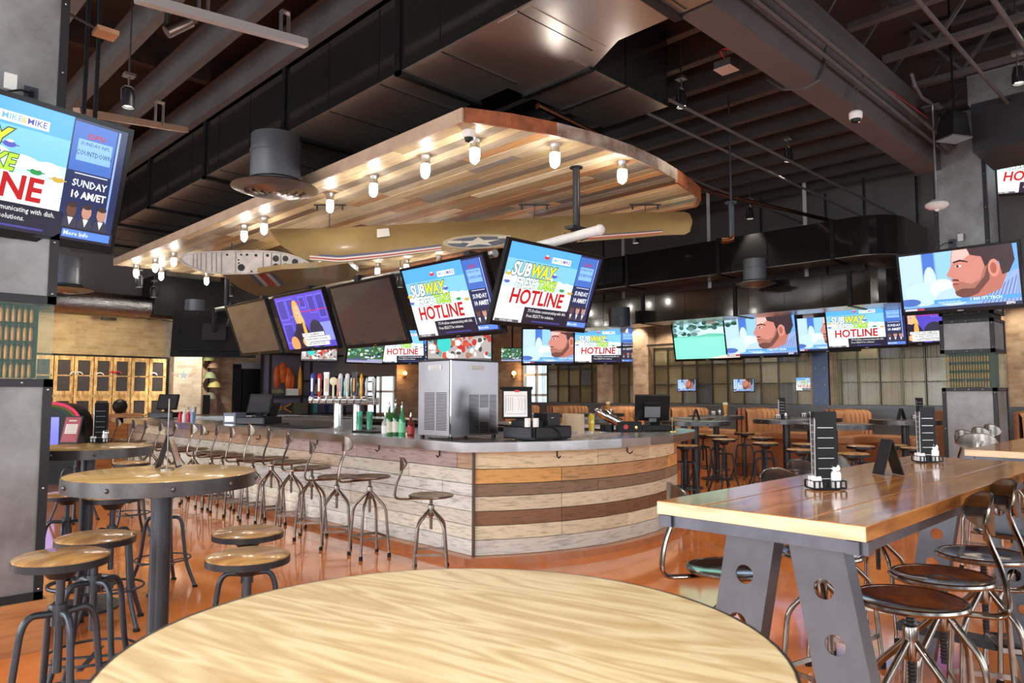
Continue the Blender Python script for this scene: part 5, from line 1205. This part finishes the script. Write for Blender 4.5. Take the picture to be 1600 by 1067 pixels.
# ================================================================== TABLE TOP THINGS
ZT = 1.0665
def card_tent():
    t = thing('folded_card', '', 'menu card')
    for s_ in (-1, 1):
        mm = MB(); M_ = Matrix.Translation((0, s_*.001, .195)) @ Matrix.Rotation(R(17*s_), 4, 'X')
        mm.box(-.052, .052, -.003, .003, -.2, 0, M=M_).build('panel', M_black, t)
    M_ = Matrix.Translation((0, -.001, .195)) @ Matrix.Rotation(R(-17), 4, 'X'); m = MB(); m.col((.55, .45, .40)).box(-.044, .044, -.005, -.0031, -.19, -.01, M=M_)
    rn = random.Random(4)
    for k in range(16): m.col(rn.choice([(.45, .12, .06), (.7, .4, .15), (.3, .22, .18), (.75, .7, .6), (.5, .08, .06)])).box(*sorted((rn.uniform(-.04, 0), rn.uniform(0, .04))), -.0062, -.005, *sorted((rn.uniform(-.18, -.1), rn.uniform(-.1, -.02))), M=M_)
    m.build('printed_food_picture', M_vc, t); return t
def menu_rack():
    t = thing('menu_stand', '', 'menu stand')
    MB().box(-.045, .045, -.016, .016, .0, .30).build('menu_booklet', M_black, t)
    m = MB()
    for k in range(9): m.box(-.046, -.0451, -.014, .014, .02+.028*k, .024+.028*k)
    for k in range(6): m.box(-.035, .03, -.017, -.0161, .035+.04*k, .038+.04*k)
    m.build('menu_lines', M_galv, t); MB().tube([(-.046, -.02, .27), (-.046, 0, .0), (-.046, .0, .27)], .002, 5).tube([(-.047, -.016, .275), (-.047, -.012, .0)], .0022, 5).tube([(-.047, .016, .275), (-.047, .012, .0)], .0022, 5).build('wire_edge', M_galv, t)
    return t
def caddy():
    t = thing('condiment_caddy', '', 'caddy'); m = MB(); a, b = .085, .05
    for z in (.008, .045): m.tube([(-a, -b, z), (a, -b, z), (a, b, z), (-a, b, z)], .0028, 6, True)
    for k in range(7): x = -a+2*a*k/6; m.box(x-.005, x+.005, -b-.001, -b+.001, .008, .045).box(x-.005, x+.005, b-.001, b+.001, .008, .045)
    m.box(-a, a, -b, b, .003, .006); m.build('wire_basket', M_black, t); return t
def shaker(c):
    def mk():
        t = thing('shaker', '', 'shaker'); MB().lathe([(.017, 0), (.020, .005), (.020, .055), (.015, .068)], 14).build('jar', mat('shaker fill %s' % str(c), c, .2, coat=1), t)
        MB().lathe([(.0165, .066), (.017, .08), (.012, .092), (.002, .095)], 14).build('lid', M_chrome, t); return t
    return mk
def sugar():
    t = thing('sugar_packets', '', 'sweetener packets'); m = MB()
    for k in range(8): M_ = Matrix.Translation((0, -.03+.008*k, .0)) @ Matrix.Rotation(R(-8+3*(k % 4)), 4, 'Y'); m.box(-.026, .026, -.0015, .0015, .008, .062+.004*(k % 3), M=M_)
    m.build('packets', M_paper, t); return t
def set_at(px, py, rz, pre, z=ZT, tall=True, D=None):
    p = zt(px, py, z) if D is None else at(px, py, D); c, s_ = math.cos(rz), math.sin(rz)
    kq = .72 if D is None else 1.0
    def W(u, v, h=0): return (p.x+kq*(u*c-v*s_), p.y+kq*(u*s_+v*c), z+h*kq+.0005)
    sc_ = .72 if D is None else 1.0
    def I(*a_, **k_):
        o = inst(*a_, **k_); o.scale = (sc_,)*3; return o
    I('caddy', caddy, 'black wire condiment caddy '+pre, W(0, 0), rz)
    I('sugar', sugar, 'white sweetener packets in the caddy '+pre, W(-.055, 0), rz)
    sc_ = max(sc_, .95); I('salt', shaker((.85, .85, .85)), 'salt shaker in the caddy '+pre, W(.045, -.024, .007), rz)
    I('pepper', shaker((.08, .06, .05)), 'pepper shaker in the caddy '+pre, W(.045, .024, .007), rz)
    if tall: I('menu', menu_rack, 'tall dark menu standing in the caddy '+pre, W(-.0, .0, .007), rz)
rzc = R(-40)
set_at(1290, 764, rzc, 'on the near end of the long table')
set_at(1449, 722, rzc, 'on the far end of the long table')
p = zt(1388, 742, ZT); inst('tent', card_tent, 'black folded card with food picture in the middle of the long table', (p.x, p.y, ZT), R(50)).scale = (.8, .8, .8)
p = zt(263, 733, ZT); inst('tent', None, 'black folded card with food picture on the near left round table', (p.x, p.y, ZT+.006), R(55))
p = zt(115, 694, ZT); t = thing('folded_card', 'red menu card standing on the second left round table', 'menu card', (p.x, p.y, ZT+.006), R(-50))
for s_ in (-1, 1): MB().box(-.07, .07, -.003, .003, -.2, 0, M=Matrix.Translation((0, s_*.001, .195)) @ Matrix.Rotation(R(15*s_), 4, 'X')).build('panel', M_black, t)
M_ = Matrix.Translation((0, -.001, .195)) @ Matrix.Rotation(R(-15), 4, 'X'); m = MB(); m.col((.35, .03, .05)).box(-.06, .06, -.005, -.0031, -.19, -.01, M=M_).col((.7, .62, .55)).box(-.045, .045, -.0062, -.005, -.13, -.06, M=M_).col((.6, .5, .4)).box(-.03, .03, -.0062, -.005, -.04, -.03, M=M_)
for k in range(4): m.col((.3, .2, .2)).box(-.035, .03, -.0070, -.0062, -.12+.016*k, -.117+.016*k, M=M_)
m.build('printed_face', M_vc, t)
set_at(157, 692, R(-30), 'on the second left round table', ZT+.006)
p = zt(260, 738, ZT); t = thing('number_holder', 'thin metal pole rising behind the folded card on the near left table', 'table number holder', (p.x+.02, p.y+.05, ZT+.006)); MB().lathe([(.03, 0), (.03, .006)], 16).tube([(0, 0, 0), (0, 0, .33)], .0032, 8).build('rod', M_bronze, t)
for px, D, k in ((1222, 10.4, 0), (1262, 11.2, 1), (1087, 9.9, 2), (1120, 12.35, 3), (1437, 10.2, 4), (1407, 10.3, 5), (951, 13.8, 6), (935, 11.0, 7)):
    lb = ['on the round table second from the right column', 'on the deep middle booth table', 'on the round table behind the right till', 'on the small booth table with the beer glass', 'on the round table left of the right column', 'at the left side of the table by the right column', 'on the deep table behind the bar caddy', 'on the table behind the paper roll'][k]
    p = at(px, 617, D)
    if k in (0, 1, 3, 4, 6): set_at(px, 650, R(-45), lb, ZT+.006, tall=k in (0, 4), D=D)
    if k in (2, 5, 7): inst('tent', None, 'small black folded card '+lb, (p.x, p.y, ZT+.006), R(50))
def beer():
    t = thing('beer_glass', '', 'beer glass'); MB().lathe([(.028, 0), (.026, .03), (.036, .13), (.042, .18)], 16).build('beer', mat('amber beer', (.65, .30, .06), .08, coat=1), t); MB().lathe([(.042, .18), (.044, .215), (.001, .218)], 16).build('foam', mat('beer foam', (.85, .78, .6), .8), t); return t
for px, D, lb in ((1133, 12.5, 'tall beer glass on the small booth table'), (950, 13.95, 'tall beer glass behind the tan paper roll')):
    p = at(px, 617, D); inst('beer', beer, lb, (p.x, p.y, ZT+.006))

# ================================================================== BOOTHS ALONG THE RIGHT WALL
def booth(w):
    def mk():
        t = thing('booth', '', 'booth'); D_ = 1.15; hw = w/2-.075
        # U shaped tufted back following a rounded plan
        path = []
        N = 22
        for i in range(N+1):
            a = math.pi*i/N; e = .55
            x = -abs(math.sin(a))**e*D_+0.0; y = -math.cos(a); y = math.copysign(abs(y)**e, y)*hw; path.append((x+D_*0, y))
        path = [(-D_-x if False else x, y) for x, y in path]
        # open side at x = 0 faces -X after placing; deepest at x=-D_ ; flip so depth is +X
        path = [(-x, y) for x, y in path]
        back = MB(); seat = MB(); z0, z1 = .42, 1.17
        pts = [Vector((x, y, 0)) for x, y in path]
        cen = Vector((.2, 0, 0))
        for a, b in zip(pts, pts[1:]):
            n_ = 4; d = (b-a)
            nrm = Vector((-d.y, d.x, 0)).normalized()
            if nrm.dot(cen-(a+b)/2) < 0: nrm = -nrm
            vs = []
            for k in range(n_+1):
                f = k/n_; bulge = .035*math.sin(math.pi*f)**.6 if 0 < f < 1 else 0; q = a+d*f
                for z, o_ in ((z0, .0), (z0+.1, .03+bulge), ((z0+z1)/2, .04+bulge), (z1-.06, .03+bulge), (z1, .0), (z1, -.08)): vs.append(q+nrm*o_+Vector((0, 0, z)))
            back.add(vs, [(6*k+j, 6*(k+1)+j, 6*(k+1)+j+1, 6*k+j+1) for k in range(n_) for j in range(5)], True)
        back.build('tufted_back', M_leather, t)
        outer = MB(); P2 = []
        for i, p in enumerate(pts): P2.append(p)
        s_in = [(p.x*.62+.0, p.y*.60) for p in pts]; s_out = [(p.x, p.y) for p in pts]
        ring(seat, s_out, s_in, .62, .76); seat.build('seat_cushion', mat('booth seat leather', (.40, .19, .09), .4), t, bevel=.03)
        ring(MB(), [(p.x, p.y) for p in pts], [(p.x*.68, p.y*.66) for p in pts], 0, .62).build('plinth', M_leatherd, t)
        for s_ in (-1, 1): MB().box(-.02, D_, s_*(w/2-.035)-.033, s_*(w/2-.035)+.033, 0, 1.19).build('partition', M_leatherd, t, bevel=.02)
        return t
    return mk
bn = ['farthest tan leather booth, deep behind the ice machine', 'tan leather booth behind the seating chart till', 'tan leather booth behind the tan paper roll', 'tan leather booth behind the right till', 'tan leather booth left of the tall menu on the long table', 'tan leather booth right of the tall menu, before the column', 'tan leather booth at the right edge beyond the column']
ys = [12.1, 10.55, 9.0, 7.45, 5.9, 4.35, 2.4, ]
for k, y in enumerate([11.8, 10.25, 8.7, 7.15, 5.6, 4.05, 1.55]):
    inst('booth', booth(1.54), bn[k], (12.0, y, 0))
struct('trim_booth_ledge', MB().box(12.98, 13.3, .3, 13.0, 1.18, 1.24).box(13.0, 13.3, .3, 13.0, 0, 1.18), mat('dark steel ledge', (.10, .11, .12), .35, metal=.4))

# chain curtains and gridded panes behind them
panes = [(.26, .22, .13), (.18, .15, .09), (.34, .30, .19), (.12, .10, .07), (.40, .40, .40), (.10, .12, .18), (.22, .19, .12), (.48, .46, .38)]
bays = [(3.02, 5.15, 'right of the blue steel pier'), (5.55, 9.05, 'between the brick pillar and the blue steel pier'), (9.45, 10.0, 'narrow, beside the lit brick'), (10.45, 12.2, 'behind the seating chart till'), (.4, 2.0, 'right of the zinc column')]
rn = random.Random(21); wn = 3
for y0, y1, nm in bays:
    fr = MB(); n = max(1, round((y1-y0)/.36)); dy = (y1-y0)/n
    for k in range(n+1): fr.box(13.2, 13.24, y0+k*dy-.012, y0+k*dy+.012, 1.24, 2.42)
    for z in (1.24, 1.64, 2.04, 2.42): fr.box(13.2, 13.24, y0, y1, z-.012, z+.012)
    f = struct('window_%d' % wn, fr, M_blackm); wn += 1
    pm = MB()
    for k in range(n):
        for z in (1.24, 1.64, 2.04): pm.col(rn.choice(panes)); pm.box(13.245, 13.26, y0+k*dy+.01, y0+(k+1)*dy-.01, z+.01, z+.39)
    pm.build('pane', M_vcs, f)
    cm = MB(); y = y0
    while y < y1:
        cm.box(12.985, 12.989, y-.0022, y+.0022, 1.245, 2.46); y += .019 if rn.random() < .75 else .030
    tag(cm.build('chain_curtain', M_chain), 'bronze bead chain curtain '+nm, 'chain curtain', kind='stuff')
    tag(MB().box(12.96, 13.02, y0, y1, 2.46, 2.50).build('curtain_rail', M_blackm), 'black rail carrying the chain curtain '+nm, 'rail')
y = 5.35; t = thing('steel_pier_plate', 'blue grey riveted steel plate on the brick pier between curtains', 'steel plate', (12.95, y, 1.24))
MB().box(0, .35, -.14, .14, 0, 1.02).build('plate', mat('blue steel plate', (.07, .10, .17), .35, metal=.6), t); r = MB()
for z in (.08, .36, .66, .95):
    for u in (-.08, .08): r.sph((-.002, u, z), .012, .5, 1, 1, 8, 5)
r.build('rivets', M_galv, t)
for y0, y1, n_ in ((5.15, 5.2, 'a'), (5.5, 5.55, 'b'), (9.05, 9.45, 'c'), (10.0, 10.45, 'd'), (2.6, 3.0, 'e')):
    trim(MB().box(13.0, 13.3, y0, y1, 1.24, 3.2), B_dark)
# fill lamps added close to the curtains to brighten them, no fixtures
for y in (1.2, 4.1, 6.4, 8.2, 11.2): point('curtain_fill_light', (12.3, y, 2.95), 60, (1, .86, .62), .05, 110, (13.1, y, 1.7))

# ================================================================== LEFT WALL: CABINETS AND SHELVES
cx0, cx1 = 3.2, 5.68; t = thing('display_cabinet', 'wall of knotty yellow pine cabinets with dark glazed doors', 'cabinet', (cx0, CY-.45, 0))
Wc = cx1-cx0
MB().box(0, Wc, .03, .44, 0, 2.2).build('carcass', mat('cabinet inside', (.06, .05, .045), .5), t)
MB().box(-.03, Wc+.03, -.02, .44, 2.2, 2.24).box(Wc, Wc+.03, -.01, .44, 0, 2.2).build('steel_edge', M_black, t)
n = 7; dw = Wc/n
for row, (z0, z1) in enumerate(((1.42, 2.2), (.62, 1.38))):
    for k in range(n):
        a, b = k*dw+.008, (k+1)*dw-.008; e = .058
        d = MB().box(a, a+e, -.02, .02, z0, z1).box(b-e, b, -.02, .02, z0, z1).box(a+e, b-e, -.02, .02, z0, z0+.08).box(a+e, b-e, -.02, .02, z1-.08, z1).box(a+e, b-e, -.012, .0, (z0+z1)/2-.012, (z0+z1)/2+.012).build('cabinet_door', M_cabw, t)
        MB().box(a+e, b-e, 0.002, .008, z0+.08, z1-.08).build('glass_pane', mat('dark cabinet glass', (.05, .04, .04), .35), d)
        MB().sph((b-.03, -.03, (z0+z1)/2), .012).build('knob', M_black, d)
MB().box(0, Wc, -.015, .03, 1.385, 1.415).box(0, Wc, -.01, .03, .1, .6).build('rail_strip', M_cabw, t)
for k, (px, py) in enumerate(((116, 585), (123, 585), (156, 586), (176, 584), (184, 584), (240, 586))):
    p = aY(px, py, CY-.50); tag(MB().tube([(-.07, 0, 0), (-.05, 0, .035), (0, 0, .05), (.05, 0, .035), (.07, 0, 0)], .012, 6).build('cap', M_paper if k not in (3, 4) else M_red, loc=p), ['white cap leftmost in the pine cabinet', 'white cap second in the pine cabinet', 'white cap third in the pine cabinet', 'red cap left of two in the pine cabinet', 'red cap right of two in the pine cabinet', 'white cap at the right end of the pine cabinet'][k], 'cap')
# arcade machine, chair shapes and desk things in front of the cabinets
p = at(108, 617, 12.0); t = thing('arcade_machine', 'game machine with pink arched top behind the left tables', 'arcade machine', (p.x, p.y, 0), R(-45)); t.scale = (.85, .85, .82)
arch = [(.55*math.cos(a), 1.15+.42*math.sin(a)) for a in [math.pi*i/16 for i in range(17)]]
MB().prism([(-.5, 0), (.5, 0)]+[(x*.9, z) for x, z in arch], 0, .5, M=Matrix.Rotation(R(90), 4, 'X')).build('cabinet_body', M_black, t)
for k, c in enumerate(((.7, .05, .15), (.12, .10, .03), (.03, .07, .05))): MB().tube([(x*(1-.1*k), -.5, z-.045*k) for x, z in arch], .03, 8).build('neon_arch', mat('glow %s' % k, c, .3, emit=c, es=.5), t)
MB().box(-.35, .15, -.52, -.5, .75, 1.3).build('arcade_screen', mat('arcade screen', (.05, .05, .2), .2, emit=(.25, .25, .9), es=1.2), t)
p = at(300, 617, 14.6)
tag(MB().box(-.5, .5, -.2, .2, 0, 1.06).build('host_stand', W_base, loc=(4.3, 15.4, 0)), 'wooden host stand left beyond the bar end', 'host stand')
tag(MB().sph((0, 0, .14), .14, 1, .6, 1).build('black_bag', M_black, loc=(4.45, 15.4, 1.06)), 'black bag lying on the wooden host stand', 'bag')
t = thing('menu_stand', 'tall black menu standing at the far end by the lit pilaster', 'menu stand', (5.95, 15.0, 0)); MB().box(-.5, .5, -.3, .3, 0, 1.03).build('side_table', M_dkwood, t); MB().box(-.07, .07, -.02, .02, 1.03, 1.42).build('menu_booklet', M_black, t)
# string of helmets
p0 = aY(327, 560, CY-.45)
t = thing('helmet_string', 'hanging pole carrying military helmets beside the doorway', 'pole', (p0.x, p0.y, 1.15)); MB().tube([(0, 0, -1.15), (0, 0, 1.35)], .015, 6).build('rod', M_black, t)
for k, (py, cc, lb) in enumerate(((562, (.30, .32, .14), 'olive helmet topmost on the hanging pole'), (573, (.42, .25, .14), 'brown helmet second on the hanging pole'), (589, (.22, .26, .14), 'green helmet third on the hanging pole'), (603, (.42, .38, .12), 'yellow green helmet fourth on the hanging pole'), (621, (.16, .15, .12), 'dark helmet lowest on the hanging pole'))):
    p = aY(327+(k % 2)*7-1, py, CY-.50); t2 = thing('helmet', lb, 'helmet', (p.x, p.y-.06, p.z)); MB().lathe([(.15, -.03), (.13, .0), (.115, .06), (.06, .11), (.001, .12)], 16, caps=False).build('shell', mat('helmet %d' % k, cc, .6), t2)
# emblem painted on the pilaster
q = aY(287, 586, CY-.705); t = thing('painted_emblem', 'faded star and wings emblem painted on the lit pilaster', 'sign', (q.x, CY-.702, q.z)); m = MB(); s5 = []
for i in range(10): rr = .11 if i % 2 == 0 else .045; a = math.pi/2+i*math.pi/5; s5.append((rr*math.cos(a), 0, rr*math.sin(a)))
m.col((.25, .33, .40)).poly(s5)
for s_ in (-1, 1):
    for k in range(3): m.col((.35, .28, .25)).poly([(s_*.1, -.001, .02-.03*k), (s_*(.27-.04*k), -.001, .05-.03*k), (s_*(.25-.04*k), -.001, .03-.03*k), (s_*.1, -.001, 0-.03*k)])
M2 = Matrix.Translation((0, -.001, .17)) @ Matrix.Rotation(R(90), 4, 'X'); m.col((.45, .25, .22)).text('ARMY', .11, M2)
m.build('paint', M_vc, t)
# display shelving behind the bar
q0 = aY(424, 560, CY-1.0); q1 = aY(480, 560, CY-1.0); t = thing('display_shelf', 'black steel display shelving with orange vest behind the bar', 'shelf', (q0.x, CY-1.0, 0)); Ws = 2.9
m = MB()
for x in (0, 1.05, 2.0, Ws): m.box(x-.025, x+.025, 0, .05, 0, 2.45).box(x-.025, x+.025, .45, .5, 0, 2.45)
for z in (.95, 1.38, 2.4): m.box(0, Ws, 0, .5, z-.02, z+.02)
m.box(1.05, Ws, 0, .5, 1.75, 1.78); m.build('frame', M_blackm, t); MB().box(0, Ws, .48, .5, .97, 2.38).build('back_panel', mat('violet grey panel', (.20, .18, .25), .5), t); MB().box(0, Ws, 0.01, .48, .3, .93).build('cabinet_box', mat('grey drawer fronts', (.22, .22, .23), .35, metal=.5), t)
xb, yb = q0.x, CY-1.0
t = thing('flight_vest', 'bright orange inflated vest hanging in the display shelf', 'vest', (xb+.42, yb+.25, 1.75))
m = MB().sph((-.15, 0, .1), .14, .6, .5, 2.0).sph((.15, 0, .06), .14, .7, .5, 2.0).sph((0, 0, .2), .16, .7, .4, 1.6).sph((.24, 0, .0), .1, .7, .5, 2.0); m.build('vest_body', mat('orange nylon', (.85, .16, .02), .4, var=.4, vscale=9), t)
tag(MB().lathe([(.05, 0), (.055, .35), (.04, .55), (.003, .72)], 12).build('orange_shell', mat('orange paint', (.85, .33, .02), .4), loc=(xb+.85, yb+.2, 1.42)), 'tall orange shell standing beside the orange vest', 'shell')
tag(MB().cb((0, 0, .08), (.26, .16, .16)).build('white_box', M_paper, loc=(xb+.62, yb+.15, 1.41)), 'white carton on the display shelf under the orange shell', 'box')
tag(MB().sph((0, 0, .09), .12, 1.4, 1, .7).build('khaki_helmet', mat('khaki', (.28, .27, .16), .6), loc=(xb+.27, yb+.2, 1.41)), 'khaki helmet on the display shelf under the vest', 'helmet')
tag(MB().lathe([(.001, -.1), (.08, -.06), (.1, 0), (.08, .06), (.001, .1)], 16, caps=False).build('gold_ball', M_brass, loc=(xb+.02+.12, yb+.15, 1.08)), 'round brass object at the left of the lower display shelf', 'ornament')
tag(MB().bar((-.3, 0, .22), (.1, 0, .02), .05, .04).bar((-.3, 0, .04), (.1, 0, .24), .05, .04).build('crossed_props', M_brass, loc=(xb+.5, yb+.15, .98)), 'crossed brass propellers on the lower display shelf', 'ornament')
tag(MB().cb((0, 0, .13), (.36, .2, .26)).build('ammunition_box', mat('olive box', (.10, .10, .06), .5), loc=(xb+.84, yb+.2, .972)), 'dark ammunition box on the lower display shelf', 'box')
for k, (dx, c, tl) in enumerate(((1.35, (.55, .55, .2), 14), (1.52, (.06, .06, .2), -20), (1.25, (.05, .35, .4), 0), (1.7, (.05, .08, .15), -5))):
    tag(MB().box(-.05, .05, -.1, .1, 0, .34).build('book', mat('book %d' % k, c, .5), loc=(xb+dx, yb+.25, 1.43 if k < 2 else .98), rot=(0, R(tl), 0)), ['pale green book leaning on the display shelf', 'dark blue book leaning right on the display shelf', 'teal canister below the leaning books', 'dark blue box on the lowest display shelf at its right'][k], ['book', 'book', 'canister', 'box'][k])
# wall lamps by the bar windows
for px, py, w_, lb in ((633, 583, 'y', 'small glowing wall lamp right of the bar window'), (803, 583, 'x', 'small glowing wall lamp left of the far bar window')):
    q = aY(px, py, CY-.1) if w_ == 'y' else aX(px, py, 13.15); t = thing('wall_lamp', lb, 'lamp', q); MB().sph((0, 0, 0), .055).build('globe', mat('warm lit globe', (1, .6, .2), .3, emit=(1, .55, .18), es=12), t); MB().box(-.03, .03, -.0, .09, -.12, -.04).build('bracket', M_brass, t)
    point('wall_lamp_light', (q.x-.15, q.y-.15, q.z), 12, (1, .55, .25), .05)
# ceiling odds: junction boxes, speaker, access point, wires
q = at(1135, 103, 7.0); t = thing('junction_box', 'grey junction box hanging from red wires beside the beam', 'junction box', q); MB().cb((0, 0, 0), (.17, .17, .07)).build('box', M_galv, t); MB().cyl((0, 0, 0), .006, .03, 5.8-q.z, 6).build('hanging_rod', M_joist, t); MB().cb((0, 0, -.04), (.18, .18, .006)).build('cover', mat('pinkish cover', (.55, .45, .42), .5), t)
tag(MB().tube([q+Vector((0, 0, .03)), at(1125, 80, 6.9), at(1132, 76, 6.9), at(1165, 81, 6.7), at(1190, 75, 6.5), at(1203, 64, 6.45), at(1213, -5, 6.4)], .006, 6).build('red_wire', M_red), 'red wire rising from the junction box over the beam', 'wire')
tag(MB().tube([aY(x_, y_, 2.6) for x_, y_ in ((1235, 18), (1262, 40), (1290, 64), (1330, 95), (1355, 118), (1395, 145), (1450, 185))], .006, 6).build('red_wire', M_red), 'red wire sagging along the side of the beam', 'wire')
q = at(165, 52, 4.8); t = thing('junction_box', 'copper coloured flat box lit at the top left of the ceiling', 'junction box', q); MB().cb((0, 0, 0), (.13, .13, .03)).build('box', mat('copper lid', (.6, .35, .2), .4), t); MB().tube([(0, 0, 0), (-.2, .1, .1)], .01, 6).build('conduit_stub', M_joist, t)
q = at(272, 48, 5.2); t = thing('pipe_fitting', 'bronze pipe fitting hung under the silver strut rail', 'pipe fitting', q); MB().tube([(-.05, 0, -.03), (.1, -.03, .1)], .045, 12).lathe([(.05, 0), (.05, .03)], 14, (.1, -.03, .1)).tube([(-.05, 0, 0), (-.05, 0, .2)], .02, 8).build('body', M_bronze, t)
q = at(1457, 168, 8.6); t = thing('access_point', 'white round ceiling sensor on a pole before the right column', 'access point', (q.x, q.y, q.z)); h = 150*8.6/FP
MB().tube([(0, 0, 0), (0, 0, -h)], .014, 8).build('pole', M_galv, t); MB().cb((0, 0, 0), (.19, .19, .015)).build('mount_plate', M_galv, t)
MB().lathe([(.06, -h+.02), (.12, -h-.02), (.125, -h-.05), (.09, -h-.08), (.03, -h-.09), (.02, -h-.11), (.001, -h-.115)], 24).build('sensor', M_white, t)
q = at(1492, 215, 7.9); t = thing('loudspeaker', 'black box loudspeaker hung right of the white sensor', 'loudspeaker', q); z_ = R(-30)
MB().add([(-.12, -.1, 0), (.12, -.1, 0), (.14, .12, 0), (-.14, .12, 0), (-.09, -.08, .26), (.09, -.08, .26), (.1, .08, .26), (-.1, .08, .26)], [(0, 3, 2, 1), (4, 5, 6, 7), (0, 1, 5, 4), (1, 2, 6, 5), (2, 3, 7, 6), (3, 0, 4, 7)]).build('cabinet', M_black, t)
MB().cb((0, .01, -.012), (.27, .22, .016)).build('grille', M_galv, t); MB().tube([(0, 0, .26), (0, 0, 5.8-q.z)], .012, 6).build('mount', M_black, t)
t.rotation_euler = (0, 0, z_)
for k, (px, py, D) in enumerate(((170, 495, 14.6), (225, 493, 14.8))):
    q = at(px, py, D); tag(MB().cb((0, 0, 0), (.25, .15, .13)).build('wall_speaker', M_black, loc=q), 'small black speaker %s under the silver flexible duct' % ('left' if k == 0 else 'right'), 'loudspeaker')

tag(MB().tube([at(1298, 64, 6.9), at(1290, 75, 6.8), at(1288, 105, 6.7), at(1280, 125, 6.6), at(1255, 139, 6.6), at(1225, 140, 6.8), at(1200, 125, 7.2)], .011, 6).build('grey_cable', M_joist), 'bundle of grey cables looping under the beam left of the dome camera', 'cable')
tag(MB().tube([at(1424, 115, 7.6), at(1430, 135, 7.6), at(1440, 152, 7.8), at(1456, 162, 8.3)], .018, 8).build('flexible_conduit', M_joist), 'curved flexible conduit dropping to the white ceiling sensor', 'conduit')
for px_, py_, D_, lb_ in ((1110, 499, 13.4, 'above the golf picture'), (1262, 489, 12.6, 'above the brick pier television'), (975, 514, 15.8, 'above the far hotline television')):
    q = at(px_, py_, D_); tag(MB().box(-.08, .08, -.05, .05, -.08, .05).box(-.03, .03, -.03, .03, .05, 5.8-q.z).build('ceiling_mount', M_white, loc=q, rot=(0, 0, R(-60))), 'white ceiling mount box '+lb_, 'mount')
